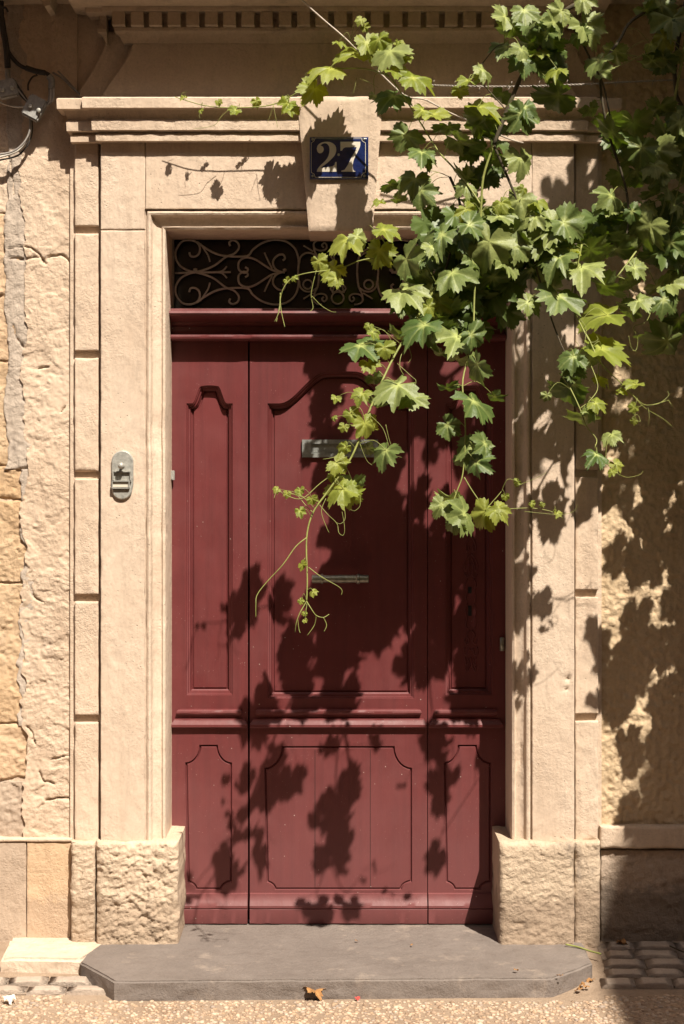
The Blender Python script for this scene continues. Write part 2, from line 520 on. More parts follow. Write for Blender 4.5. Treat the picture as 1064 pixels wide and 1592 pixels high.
# depths of the facade's layers
YW, YS, YJ, YK, YP = -.205, -.238, -.262, -.325, -.292
TOPZ = 3.9
def segd(px, pz, ax, az, bx, bz):
    dx, dz = bx - ax, bz - az
    l = dx * dx + dz * dz
    t = max(0, min(1, ((px - ax) * dx + (pz - az) * dz) / l)) if l else 0
    return math.hypot(px - ax - t * dx, pz - az - t * dz)
def crack_fn(polys, y, width=.0045, depth=.012):
    segs = []
    for pl in polys:
        w = [P(a, b_, y) for a, b_ in pl]
        for k in range(len(w) - 1): segs.append((w[k].x, w[k].z, w[k + 1].x, w[k + 1].z))
    def f(x, z):
        h = 0.0
        jx = x + .006 * nz(x * 30, z * 30, 1.3); jz = z + .006 * nz(x * 30, z * 30, 8.3)
        for s in segs:
            if min(s[0], s[2]) - .02 < x < max(s[0], s[2]) + .02 and min(s[1], s[3]) - .02 < z < max(s[1], s[3]) + .02:
                d = segd(jx, jz, *s)
                if d < width: h = max(h, depth * (1 - d / width))
        return h
    return f

facade = thing('stone_facade', 'cream limestone house front with moulded door surround and dentil cornice', 'facade', (0, -.2, 0))
F = facade
# --- left wall: flaking lime render
cr_left = crack_fn([[(35, 402), (65, 400), (72, 410)], [(38, 383), (48, 384), (60, 395), (68, 408)], [(75, 400), (92, 395), (105, 402), (112, 410)],
                    [(112, 395), (109, 405), (113, 412)], [(60, 573), (75, 571)], [(95, 640), (102, 632)],
                    [(45, 905), (55, 930), (68, 938)], [(46, 1148), (52, 1152)], [(44, 1130), (48, 1150), (52, 1157)],
                    [(70, 1245), (100, 1240), (112, 1243)], [(80, 1180), (108, 1175)], [(60, 1200), (70, 1215), (85, 1220)]], YW, .0042, .016)
def left_extra(x, z):
    py = CYP - (z - CAM_Z) * sc(YW)
    rough = .25 + (.75 if py > 880 else (.5 if py > 380 else .15))
    h = .0040 * rough * facet(x + .01 * nz(x * 20, z * 20, 3), z, 17, 2.2) + .0022 * rough * facet(x, z, 48, 5.2)
    flake = fr(x * 8, z * 9, 4.4, 6)
    if flake > .10: h += .0045 * rough * min(1, (flake - .10) * 14)        # flaked-off skin
    h += .004 * rough * max(0, nz(x * 60, z * 75, 3.0))
    return h + cr_left(x, z)
XL0 = X(113, YS)
stone_block('render_wall', X(36, YW), X(120, YW), Z(1306, YW), TOPZ, YW, .1, M['render'], F, res=.0046, amp=.001, extra=left_extra, edges=False, seed=1, ragged=.028)
stone_block('cement_fillet', X(9, YW), X(50, YW), Z(730, YW), TOPZ, YW + .006, .1, M['cement'], F, res=.006, amp=.004, chip=.05, wob=.006, ragged=.014,
            extra=crack_fn([[(15, 400), (36, 402)], [(18, 505), (25, 525), (35, 540)], [(14, 385), (36, 383)], [(12, 250), (20, 300)]], YW, .005, .014), seed=2)
stone_block('cement_fillet', X(30, YW), X(52, YW), Z(1130, YW), Z(729, YW), YW + .007, .1, M['cement'], F, res=.006, amp=.004, chip=.06, wob=.006, ragged=.03, seed=3)
mb = MB(); mb.box(X(-130, YW), X(42, YW), YW + .022, .1, Z(1306, YW), TOPZ - .1); mb.build('mortar_bed', M['render'], F, False)
# ochre stones showing at the neighbour's edge
for k, (a, b_, c, d, mt) in enumerate([(-130, 30, -10, 330, 'render'), (-130, 30, 332, 560, 'base_tan'), (-130, 52, 726, 776, 'ochre'), (-130, 52, 779, 905, 'ochre'), (-130, 52, 908, 1124, 'ochre'),
                                      (-130, 52, 1127, 1212, 'base_tan'), (-130, 52, 1215, 1306, 'base_grey'), (-130, 30, 563, 723, 'ochre')]):
    stone_block('stone', X(a, YW), X(b_, YW), Z(d, YW), Z(c, YW), YW + .013, .1, M[mt], F, res=.0055, amp=.003, bev=.006, chip=.06, wob=.012, extra=lambda x, z: .007 * facet(x, z, 15, 4.0) + .004 * facet(x, z, 40, 1.0) + .003 * nz(x * 70, z * 80, 1), seed=11 + k)
# --- right wall: coarse stucco
cr_right = crack_fn([[(936, 590), (938, 700)], [(1046, 588), (1047, 589)]], YW, .005, .01)
def right_extra(x, z):
    return .0052 * nz(x * 85, z * 70, 1.0) + .0065 * nz(x * 45, z * 38, 6.0) + cr_right(x, z)
stone_block('stucco_wall', X(925, YW), X(1260, YW), Z(1290, YW), TOPZ, YW, .1, M['stucco'], F, res=.0058, amp=.002, extra=right_extra, edges=False, seed=5)
stone_block('base_ledge', X(933, YW - .03), X(1260, YW - .03), Z(1320, YW - .03), Z(1284, YW - .03), YW - .035, .1, M['stone'], F, amp=.0016, bev=.012, chip=.02, seed=6)
def rb(x, z): return .008 * facet(x, z, 12, 3.3) + .005 * facet(x, z, 34, 1.3) + .003 * nz(x * 90, z * 90, 2)
stone_block('base_wall', X(934, YW), X(1260, YW), -.12, Z(1320, YW) - .002, YW - .012, .1, M['dirty'], F, res=.008, amp=.002, extra=rb, chip=.03, wob=.004, seed=7)
# --- left base course
for k, (a, b_, mt) in enumerate([(-130, 41.5, 'base_grey'), (42.5, 112, 'base_tan')]):
    stone_block('base_stone', X(a, YW), X(b_, YW), -.12, Z(1308, YW), YW - .014, .1, M[mt], F, res=.011, amp=.0013, bev=.004, chip=.015, seed=20 + k)
stone_block('base_coping', X(-130, YW), X(113, YW), Z(1307.5, YW), Z(1302, YW), YW - .020, .1, M['stone'], F, amp=.001, bev=.004, chip=.01, seed=22)

# --- rusticated strips beside the jambs
def strip(xa, xb, cuts, seed, top):
    prev = top
    for k, c in enumerate(cuts + [1309]):
        z1 = Z(prev, YS); z0 = Z(c, YS)
        def ex(x, z, s=seed + k):
            return .0012 * fr(x * 25, z * 25, s, 3)
        stone_block('quoin_block', X(xa, YS), X(xb, YS), z0, z1, YS, YW + .02, M['stone'], F, res=.011, amp=.0012, bev=.0045, chip=.03, wob=.0022, extra=ex, seed=seed + k)
        prev = c + 11.5
stripcutsL = [351, 545, 733, 924, 1112]
strip(116, 153, stripcutsL, 30, 216)
strip(895, 931, [345, 540, 730, 917, 1110], 40, 216)
# the dark recess the strips sit in
mb = MB(); mb.box(X(110, YW) , X(157, YW), YW - .012, .05, Z(1309, YW), Z(212, YW)); mb.build('strip_backing', M['stone'], F, False)
mb = MB(); mb.box(X(893, YW), X(935, YW), YW - .012, .05, Z(1309, YW), Z(212, YW)); mb.build('strip_backing', M['stone'], F, False)

# --- jambs
OPL, OPR, OPT = X(257.5, -.235), X(796, -.235), Z(357, -.235)
MW = .0735
def jamb_extra(x, z):
    return .0016 * max(0, nz(x * 8, z * 5, 7.0)) + .0007 * nz(x * 90, z * 12, 2.0)
def jhole(x, z):
    h = jamb_extra(x, z)
    for (a, b_, r) in ((884, 1055, .014), (880, 1072, .010), (862, 1052, .006)):
        q = P(a, b_, YJ); d = math.hypot(x - q.x, z - q.z)
        if d < r: h += .02 * (1 - d / r)
    return h
cutsL = [(1309, 358), (356.5, 215)]
for (lo, hi) in cutsL:
    stone_block('jamb_block', X(156.5, YJ), OPL - MW, Z(lo, YJ), Z(hi, YJ), YJ, YW + .02, M['jamb'], F, res=.010, amp=.0011, bev=.003, chip=.012, wob=.0012, extra=jamb_extra, seed=50 + lo)
    stone_block('jamb_block', OPR + MW, X(893.5, YJ), Z(lo, YJ), Z(hi, YJ), YJ, YW + .02, M['jamb'], F, res=.010, amp=.0011, bev=.003, chip=.012, wob=.0012, extra=jhole, seed=60 + lo)
# --- lintel blocks either side of the keystone
ltop, lbot = Z(215, YJ), OPT + MW
stone_block('lintel_block', OPL - MW + .0015, X(484, YJ), lbot, ltop, YJ + .0005, .1, M['jamb'], F, res=.012, amp=.0011, bev=.002, chip=.008, seed=71)
stone_block('lintel_block', X(572, YJ), OPR + MW - .0015, lbot, ltop, YJ + .0005, .1, M['jamb'], F, res=.012, amp=.0011, bev=.002, chip=.008, seed=72)
# --- architrave moulding round the opening
prof = [(0, .03), (0, -.10), (0, -.224), (.002, -.229), (.010, -.234), (.0125, -.229), (.016, -.226), (.032, -.229), (.046, -.238), (.050, -.246), (.053, -.256), (.060, -.259), (.066, -.256), (.069, -.247), (.0735, -.247), (.0745, -.262)]
def arch_pt(seg, u, d):
    if seg == 0: return (OPL - d, Z(1309, -.25) + (OPT + d - Z(1309, -.25)) * u)
    if seg == 1: return (OPL - d + (OPR - OPL + 2 * d) * u, OPT + d)
    return (OPR + d, Z(1309, -.25) + (OPT + d - Z(1309, -.25)) * (1 - u))
vs, fs = [], []
rows = [(0, i / 190) for i in range(191)] + [(1, i / 90) for i in range(1, 90)] + [(2, i / 190) for i in range(191)]
for (s_, u) in rows:
    for k, (d, y) in enumerate(prof):
        x, z = arch_pt(s_, u, d)
        w = .0013 * fr(x * 18, z * 18, k * .3, 3) if k > 1 else 0
        c = .016 * max(0, nz(x * 9 + k * .08, z * 9, 3.0) - .30) if k > 1 else 0
        yy = y + w + c
        if k > 1:
            sg = (1 if s_ == 0 else (-1 if s_ == 2 else 0))
            x -= sg * (c * .4 + abs(w) * .3)
        vs.append((x, yy, z))
m_ = len(prof)
for i in range(len(rows) - 1):
    for k in range(m_ - 1):
        a = i * m_ + k
        fs.append((a, a + 1, a + m_ + 1, a + m_))
o = mesh_obj('architrave_moulding', vs, fs, M['jamb'], F)
bm = bmesh.new(); bm.from_mesh(o.data)
bmesh.ops.recalc_face_normals(bm, faces=bm.faces)
for e in bm.edges:
    if len(e.link_faces) == 2 and e.calc_face_angle(0) > R(30): e.smooth = False
bm.to_mesh(o.data); bm.free()

# --- keystone (tapering)
def keystone():
    vs, fs = [], []
    nx_, nz_ = 26, 44
    zt, zb = Z(149, YK), Z(358, YK + .02)
    tl, tr, bl, br = X(462, YK), X(596, YK), X(480, YK), X(580, YK)
    for j in range(nz_ + 1):
        v = j / nz_
        z = zb + (zt - zb) * v
        xl = bl + (tl - bl) * v; xr = br + (tr - br) * v
        for i in range(nx_ + 1):
            u = i / nx_
            x = xl + (xr - xl) * u
            d = min(x - xl, xr - x, z - zb, zt - z)
            y = YK + (1 - v) * .03 - .001 * fr(x * 14, z * 14, 9, 3)
            r = .005 + .012 * max(0, nz(x * 12, z * 12, 3) - .25)
            if d < r: y += r - math.sqrt(max(0, r * r - (r - d) ** 2))
            vs.append((x, y, z))
    w = nx_ + 1
    for j in range(nz_):
        for i in range(nx_):
            a = j * w + i; fs.append((a, a + 1, a + w + 1, a + w))
    ring = [i for i in range(w)] + [j * w + w - 1 for j in range(1, nz_ + 1)] + [nz_ * w + i for i in range(w - 2, -1, -1)] + [j * w for j in range(nz_ - 1, 0, -1)]
    n0 = len(vs); L = len(ring)
    vs += [vs[k] for k in ring]; vs += [(vs[k][0], -.02, vs[k][2]) for k in ring]
    for i in range(L):
        j = (i + 1) % L; fs.append((n0 + j, n0 + i, n0 + L + i, n0 + L + j))
    return mesh_obj('keystone', vs, fs, M['jamb'], F)
keystone()

# --- cornice over the door: three bands, broken forward over the jambs
def cprof(off):
    y0 = -.205
    zt = Z(149, -.35); 
    def zz(py): return Z(py, -.35)
    return [(y0, zz(214)), (-.296 + off, zz(214)), (-.297 + off, zz(204)), (-.290 + off, zz(203)), (-.290 + off, zz(200)), (-.309 + off, zz(198)), (-.311 + off, zz(184)),
            (-.305 + off, zz(182)), (-.308 + off, zz(176)), (-.316 + off, zz(170)), (-.320 + off, zz(167)), (-.340 + off, zz(166)), (-.342 + off, zz(151)), (-.336 + off, zz(149)), (y0, zz(146))]
kl, kr = X(468, -.33), X(590, -.33)
moulding_x('cornice', X(126, -.356), kl, cprof(0), M['stone'], F, ret=(1, 0), amp=.0010, chip=.0045, seed=1, back=-.2)
moulding_x('cornice', kr, X(931, -.356), cprof(0), M['stone'], F, ret=(0, 1), amp=.0010, chip=.0045, seed=2, back=-.2)
moulding_x('cornice_return', X(87, -.33), X(160, -.33), cprof(.020), M['stone'], F, ret=(1, 0), amp=.0010, chip=.0045, seed=3, back=-.2)
moulding_x('cornice_return', X(893, -.33), X(968, -.33), cprof(.020), M['stone'], F, ret=(0, 1), amp=.0010, chip=.0045, seed=4, back=-.2)
# --- flared frieze above
def flare(pts_px, y, name, m):
    lp = []
    for (a, b_) in catmull([Vector((p[0], p[1], 0)) for p in pts_px], 5) and [(v.x, v.y) for v in catmull([Vector((p[0], p[1], 0)) for p in pts_px], 5)]:
        q = P(a, b_, y); lp.append((q.x, q.z))
    right = [(-x + 2 * X(528, y), z) for x, z in reversed(lp)]
    mb = MB(); mb.prism(lp + right, y, -.1)
    return autosmooth(mb.build(name, m, F))
flare([(117, 150), (128, 135), (143, 112), (156, 88), (163, 70), (167, 50)], YW - .016, 'frieze_flare', M['soffit'])
flare([(158, 150), (172, 128), (188, 106), (201, 84), (207, 68), (210, 50)], YW - .042, 'frieze', M['soffit'])
# --- dentil cornice
YD = -.315
def dz(py): return Z(py, YD)
bed = [(-.2, dz(60)), (-.255, dz(60)), (-.262, dz(54)), (-.272, dz(47)), (-.284, dz(44)), (-.286, dz(39)), (-.278, dz(38)), (-.278, dz(17)), (-.322, dz(17)), (-.326, dz(11)), (-.2, dz(10))]
dc = moulding_x('dentil_cornice', X(160, -.29), X(896, -.29), bed, M['soffit'], F, ret=(1, 1), amp=.001, chip=.006, seed=7, back=-.19)
moulding_x('dentil_cornice', X(134, -.27), X(165, -.27), [(y + .02, z) for y, z in bed], M['soffit'], F, ret=(1, 0), amp=.001, chip=.006, seed=8, back=-.19)
dm = bpy.data.meshes.new('dentil')
mb = MB(); mb.box(-.0235, .0235, -.036, .0, -.0255, .0245)
o = mb.build('dentil', M['soffit'], dc, False); dm = o.data
bpy.data.objects.remove(o)
pitch = 28.75
for k in range(25):
    px = 184.5 + pitch * k
    d = bpy.data.objects.new('dentil', dm); COL.objects.link(d); d.parent = dc
    d.location = Vector((X(px, YD), -.279, dz(27.6))) - wpos(dc) + Vector((random.uniform(-.001, .001), random.uniform(-.001, .001), random.uniform(-.0008, .0008)))
    d.scale = (1, 1, random.uniform(.98, 1.03))
# dark slots behind the dentils are the shaded fascia; corona and balcony slab above
moulding_x('corona', X(101, -.45), X(957, -.45), [(-.2, dz(10.5)), (-.36, dz(10.5)), (-.40, dz(9.0)), (-.515, dz(8.5)), (-.52, dz(-6)), (-.2, dz(-6))], M['soffit'], F, ret=(.4, .4), amp=.001, chip=.004, seed=9, back=-.19)
mb = MB(); mb.box(-3.2, 3.2, -.565, .1, dz(-7.0) , dz(-70)); mb.build('balcony_slab', M['soffit'], F, False)
mb = MB(); mb.prism([(P(a, b_, -.30).x, P(a, b_, -.30).z) for a, b_ in ((60, -8), (84, -8), (80, 12), (72, 14), (66, 4))], -.34, -.2); mb.build('bracket', M['soffit'], F, False)
mb = MB(); mb.box(-9, 9, -.2, .1, dz(-70) + .001, dz(-70) + 5.5); mb.build('upper_wall', M['stone'], F, False)
mb = MB(); mb.box(-9, X(-125, YW), -.2, .1, -.12, TOPZ); mb.build('side_wall', M['stone'], F, False)
mb = MB(); mb.box(X(1255, YW), 9, -.2, .1, -.12, TOPZ); mb.build('side_wall', M['stucco'], F, False)
mb = MB(); mb.box(X(100, YW), X(262, 0), YW + .012, .12, -.12, TOPZ - .1); mb.box(X(792, 0), X(945, YW), YW + .012, .12, -.12, TOPZ - .1)
mb.box(X(262, 0) - .01, X(792, 0) + .01, YW + .03, .12, OPT + .02, TOPZ - .1); mb.build('wall_core', M['stone'], F, False)

# --- plinths
def rock(seed, rough):
    def f(x, z):
        jx = x + .006 * nz(x * 40, z * 40, seed); jz = z + .006 * nz(x * 40, z * 40, seed + 4)
        return rough * (.012 * facet(jx, jz, 9, seed) + .012 * facet(jx, jz, 30, seed + 7) + .009 * facet(jx, jz, 60, seed + 3) + .004 * nz(x * 120, z * 140, seed + 5))
    return f
pzt = Z(1310, YP); pzb = -.03
stone_block('plinth_block', X(149, YP), X(277, YP), pzb, pzt, YP, .02, M['plinth'], F, res=.0048, amp=.001, bev=.022, chip=.05, wob=.006, extra=rock(1.1, .85), seed=81)
stone_block('plinth_block', X(110, YP + .02), X(148, YP + .02), pzb, Z(1311, YP), YP + .018, .02, M['plinth'], F, res=.0048, amp=.001, bev=.016, chip=.05, wob=.006, extra=rock(2.1, .6), seed=82)
stone_block('plinth_block', X(777, YP), X(894.5, YP), pzb, pzt, YP, .02, M['plinth_worn'], F, res=.0048, amp=.001, bev=.02, chip=.05, wob=.006, extra=rock(3.1, .45), seed=83)
stone_block('plinth_block', X(894, YP + .02), X(934, YP + .02), pzb, Z(1311, YP), YP + .018, .02, M['plinth_worn'], F, res=.0048, amp=.001, bev=.014, chip=.04, wob=.005, extra=rock(4.1, .35), seed=84)
# planed strips against the plinth sides
mb = MB(); mb.box(X(277, -.2) , X(283, 0), -.20, .01, .012, Z(1320, -.2)); mb.build('door_stop', M['stone'], F, False)
mb = MB(); mb.box(X(767, 0), X(774.5, -.2), -.20, .01, .012, Z(1305, -.2)); mb.build('door_stop', M['stone'], F, False)

# ------------------------------------------------------------------ door
door = thing('panelled_door', 'dark red painted wooden door with carved panels under a transom', 'door', (0, 0, .01))
def loop_offset(lp, d):
    n = len(lp); out = []
    for i in range(n):
        a = Vector(lp[i - 1]); b_ = Vector(lp[i]); c = Vector(lp[(i + 1) % n])
        e1 = (b_ - a); e2 = (c - b_)
        if e1.length < 1e-9: e1 = e2
        if e2.length < 1e-9: e2 = e1
        n1 = Vector((-e1.y, e1.x)).normalized(); n2 = Vector((-e2.y, e2.x)).normalized()
        mvec = n1 + n2
        if mvec.length < 1e-6: mvec = n1
        mvec.normalize()
        k = max(.45, mvec.dot(n1))
        out.append((b_.x + mvec.x * d / k, b_.y + mvec.y * d / k))
    return out
def ogee(xl, xr, yb, ysh, ypk, ear=.16, k=1.42):
    pts = [(xl, yb), (xr, yb), (xr, ysh)]
    w = xr - xl
    top = []
    n = 36
    for i in range(n + 1):
        u = i / n
        v = (u - ear) / (1 - 2 * ear)
        s_ = 0 if v <= 0 or v >= 1 else 1 - abs(2 * v - 1)
        s2 = min(1.0, s_ * k)
        h = .86 * s2 * s2 * (3 - 2 * s2) + .14 * math.sin(math.pi / 2 * s_)
        top.append((xr - w * u, ysh + (ypk - ysh) * h))
    pts += top[1:-1] + [(xl, ysh)]
    return pts                                             # CW in px space (y down) => CCW in xz
def bitten(xl, xr, yt, yb, rt, rb):
    pts = []
    n = 7
    # start bottom-left going right
    pts.append((xl + rb, yb)); pts.append((xr - rb, yb))
    for i in range(1, n): a = math.pi / 2 * i / n; pts.append((xr - rb * math.cos(a), yb - rb * math.sin(a) * .75))
    pts.append((xr, yb - rb * .75))
    for i in range(0, n + 1): a = math.pi / 2 * i / n; pts.append((xr - rt * math.sin(a), yt + rt * 1.25 * math.cos(a)))
    for i in range(0, n + 1): a = math.pi / 2 * i / n; pts.append((xl + rt * math.cos(a), yt + rt * 1.25 * math.sin(a)))
    for i in range(1, n): a = math.pi / 2 * i / n; pts.append((xl + rb * math.sin(a), yb - rb * .75 * math.cos(a)))
    # remove duplicates
    out = []
    for p in pts:
        if not out or math.hypot(p[0] - out[-1][0], p[1] - out[-1][1]) > .4: out.append(p)
    return out
def to_xz(lp, y=0.0): return [(X(a, y), Z(b_, y)) for a, b_ in lp]
PROF_UP = [(0, 0), (.0012, .004), (.0055, .006), (.0075, .014), (.0135, .016), (.0160, .026), (.0190, .028), (.0205, .036), (.0240, .036), (.0270, .031)]
PROF_LO = [(0, 0), (.0012, .006), (.0048, .010), (.0070, .006), (.0095, .003)]
def leaf_section(xa, xb, ya, yb, holes):
    """frame face with openings; each hole: (loop px, profile)"""
    outer = to_xz([(xa, yb), (xb, yb), (xb, ya), (xa, ya)])
    loops = [to_xz(h[0]) for h in holes]
    bm = bmesh.new()
    edges = []
    for lp in [outer] + loops:
        vv = [bm.verts.new((x, 0, z)) for x, z in lp]
        for i in range(len(vv)): edges.append(bm.edges.new((vv[i], vv[(i + 1) % len(vv)])))
    bmesh.ops.triangle_fill(bm, edges=edges, use_beauty=True, use_dissolve=False, normal=(0, -1, 0))
    for f in bm.faces:
        f.normal_update()
        if f.normal.y > 0: f.normal_flip()
    # thickness of the leaf edge
    vv = [bm.verts.new((x, 0, z)) for x, z in outer]; vb = [bm.verts.new((x, .055, z)) for x, z in outer]
    for i in range(4):
        j = (i + 1) % 4
        bm.faces.new((vv[j], vv[i], vb[i], vb[j]))
    me = bpy.data.meshes.new('door_leaf'); bm.to_mesh(me); bm.free()
    me.materials.append(M['red'])
    lf = put(bpy.data.objects.new('door_leaf', me), door)
    for (h, pr), lp in zip(holes, loops):
        vs, fs = [], []
        n = len(lp)
        for (d, y) in pr:
            vs += [(x, y, z) for x, z in loop_offset(lp, d)]
        for k in range(len(pr) - 1):
            for i in range(n):
                j = (i + 1) % n
                fs.append((k * n + i, k * n + j, (k + 1) * n + j, (k + 1) * n + i))
        o = mesh_obj('panel_moulding', vs, fs, M['red'], lf)
        autosmooth(o, 38)
        last = loop_offset(lp, pr[-1][0])
        bm = bmesh.new()
        vv = [bm.verts.new((x, pr[-1][1], z)) for x, z in last]
        ed = [bm.edges.new((vv[i], vv[(i + 1) % n])) for i in range(n)]
        bmesh.ops.triangle_fill(bm, edges=ed, use_beauty=True, normal=(0, -1, 0))
        for f in bm.faces:
            f.normal_update()
            if f.normal.y > 0: f.normal_flip()
        me = bpy.data.meshes.new('panel'); bm.to_mesh(me); bm.free(); me.materials.append(M['red'])
        put(bpy.data.objects.new('panel', me), lf)
    return lf
def rail(lf, xa, xb, seed):
    """the two-stepped waist moulding and the kick board of a leaf"""
    p1 = []
    for k in range(7):
        a = math.pi * k / 6
        p1.append((-.006 - .012 * math.sin(a), Z(1112, 0) + (Z(1102.5, 0) - Z(1112, 0)) * (.5 - .5 * math.cos(a))))
    moulding_x('waist_bead', X(xa + 9, 0), X(xb - 9, 0), [(0.002, Z(1116, 0)), (-.006, Z(1113, 0))] + p1 + [(0.002, Z(1102, 0))], M['red'], lf, amp=.0004, chip=.003, seed=seed)
    z0, z1 = Z(1131, 0), Z(1116.5, 0)
    q = [(0.002, z0), (-.018, z0), (-.021, z0 + .004), (-.021, z0 + .013), (-.016, z0 + .020), (-.010, z0 + .028), (-.009, z1 - .003), (0.002, z1)]
    moulding_x('waist_moulding', X(xa, 0) + .001, X(xb, 0) - .001, q, M['red'], lf, amp=.0004, chip=.003, seed=seed + 1)
    z0, z1 = .014, Z(1388, 0)
    zc_ = Z(1411, 0)
    q = [(0.002, z0), (-.022, z0), (-.024, z0 + .004), (-.024, zc_ - .003), (-.021, zc_), (-.026, zc_ + .003), (-.026, zc_ + .012), (-.018, zc_ + .026), (-.010, zc_ + .042), (-.008, z1 - .004), (0.002, z1)]
    moulding_x('kick_board', X(xa, 0) + .001, X(xb, 0) - .001, q, M['red'], lf, amp=.0005, chip=.004, ret=(0, 0), seed=seed + 2)
DT, DB = 524, 1437
lf1 = leaf_section(262, 385.6, DT, DB, [(ogee(290, 362, 1081, 627, 599, .13, 2.0), PROF_UP), (bitten(288, 361, 1158, 1384, 22, 16), PROF_LO)])
lf2 = leaf_section(388.6, 664.6, DT, DB, [(ogee(416, 644, 1086, 627, 577, .09, 1.35), PROF_UP), (bitten(411, 641, 1160, 1384, 27, 16), PROF_LO)])
lf3 = leaf_section(665.8, 788, DT, DB, [(ogee(693, 766, 1081, 627, 599, .13, 2.0), PROF_UP), (bitten(690, 764, 1158, 1384, 22, 16), PROF_LO)])
rail(lf1, 266, 385.6, 1); rail(lf2, 388.6, 664.6, 5); rail(lf3, 665.8, 782, 9)
# board joints of the wide lower panel
for px in (490, 576):
    mb = MB(); mb.box(X(px, 0) - .0008, X(px, 0) + .0008, .0022, .004, Z(1380, 0), Z(1166, 0)); mb.build('board_joint', M['black'], lf2, False)
mb = MB(); mb.box(X(262, 0), X(788, 0), .056, .07, .012, Z(520, 0)); mb.build('rebate', M['black'], door, False)
# transom bar
def zb(py): return Z(py, -.06)
tprof = [(.03, zb(529)), (-.050, zb(528.5)), (-.058, zb(526)), (-.060, zb(523)), (-.058, zb(520)), (-.040, zb(518.5)), (-.034, zb(514)), (-.034, zb(507)), (-.046, zb(504)), (-.048, zb(500)), (-.070, zb(496)), (-.092, zb(494)), (-.104, zb(492)), (-.110, zb(488.5)), (-.106, zb(485)), (-.05, zb(482.5)), (-.048, zb(479)), (.03, zb(478.5))]
tb = moulding_x('transom_bar', X(266, 0), X(785, 0), tprof, M['red'], door, ret=(0, 0), amp=.0005, chip=.003, seed=21)
mb = MB(); mb.lathe(P(356, 517, -.022), (0, -1, 0), [(0, .008), (.006, .008), (.009, .006), (.010, .001)], 10); mb.build('bolt_head', M['red'], tb)
# fanlight glass and its frame
mb = MB(); mb.box(X(262, .05), X(790, .05), .050, .056, Z(484, .05), Z(362, .05)); mb.build('transom_pane', M['glass'], door, False)
for (a, b_, c, d) in ((264, 270.5, 364, 484), (781, 788, 364, 484), (270, 782, 365, 371.5), (270, 782, 479.5, 484)):
    mb = MB(); mb.box(X(a, .03), X(b_, .03), .018, .049, Z(d, .03), Z(c, .03)); mb.build('transom_frame', M['iron'], door, False)
# letter slot
mb = MB()
YL = .031
def rr_loop(x0, x1, z0, z1): return [(x0, z0), (x1, z0), (x1, z1), (x0, z1)]
o_ = rr_loop(X(470, YL), X(588, YL), Z(711, YL), Z(683.5, YL)); i_ = rr_loop(X(484, YL), X(574, YL), Z(705, YL), Z(690, YL))
for k in range(4):
    j = (k + 1) % 4
    mb.prism([o_[k], o_[j], i_[j], i_[k]], YL - .013, YL + .002)
sl_ = mb.build('letter_slot', M['steel'], door, False)
mb = MB(); mb.prism(i_, YL - .003, YL + .002); mb.build('slot_flap', M['steel'], sl_, False)
mb = MB()
for z_ in (Z(692, YL), Z(703, YL)): mb.box(X(486, YL), X(572, YL), YL - .0045, YL - .0028, z_ - .001, z_ + .001)
mb.build('slot_relief', M['steel'], sl_, False)
# pull handle
mb = MB()
hz = Z(900, -.02)
hx0, hx1 = X(485, -.02), X(573.5, -.02)
L_ = hx1 - hx0
mb.lathe((hx0, -.022, hz), (1, 0, 0), [(0, .0145), (.002, .0165), (.034, .0165), (.036, .0195), (.043, .0195), (.045, .0150), (.07, .0140), (L_ / 2, .0165), (L_ - .05, .0150), (L_ - .045, .0195), (L_ - .036, .0195), (L_ - .034, .0155), (L_ - .002, .0155), (L_, .0135)], 16)
hd = autosmooth(mb.build('pull_handle', M['brass'], door), 40)
for px in (500, 560):
    mb = MB(); mb.lathe((X(px, 0), .034, hz), (0, -1, 0), [(0, .013), (.008, .013), (.010, .008), (.05, .007)], 12); mb.build('handle_post', M['brass'], hd)
# scrolled lock ornament on the narrow leaf
mb = MB()
cxo = X(733, .015)
def orn(pts, r=.0030):
    for s_ in (-1, 1):
        mb.tube([(cxo + s_ * a, .0295, Z(b_, .03)) for a, b_ in pts], r, 6, 3)
orn([(.000, 835), (.012, 840), (.020, 850), (.016, 858), (.008, 854), (.010, 848)])
orn([(.000, 862), (.012, 866), (.023, 874), (.026, 884), (.018, 888), (.014, 880), (.004, 868)])
orn([(.004, 876), (.010, 884), (.004, 893), (.016, 897), (.024, 892)])
orn([(.012, 900), (.020, 908), (.016, 920), (.020, 930), (.013, 936)], .0024)
orn([(.013, 940), (.022, 948), (.015, 962), (.020, 972), (.012, 978)], .0024)
orn([(.004, 980), (.016, 988), (.006, 996), (.018, 1002), (.024, 994)])
orn([(.024, 1006), (.026, 1016), (.014, 1018), (.008, 1008), (.002, 1012)])
orn([(.022, 1022), (.018, 1034), (.008, 1030), (.012, 1024)])
orn([(.000, 1022), (.005, 1036), (.016, 1044), (.020, 1038), (.013, 1036)])
lo = mb.build('lock_ornament', M['red'], door)
for (py, h_) in ((918, 10), (950, 16)):
    mb = MB(); mb.box(X(728.5, .016), X(734, .016), .0285, .034, Z(py + h_ / 2, .016), Z(py - h_ / 2, .016)); mb.build('keyhole', M['black'], lo, False)
# hinge pieces
mb = MB(); mb.lathe(P(268, 746, -.02), (0, 0, 1), [(0, .010), (.034, .010), (.036, .006)], 12); mb.box(X(261, -.03), X(268, -.03), -.034, -.006, Z(745, -.03), Z(732, -.03))
mb.build('hinge', M['zinc'], door, False)
mb = MB(); mb.lathe(P(781, 1012, -.012), (0, 0, 1), [(0, .009), (.05, .009), (.053, .005)], 12); mb.build('hinge', M['brass'], door)

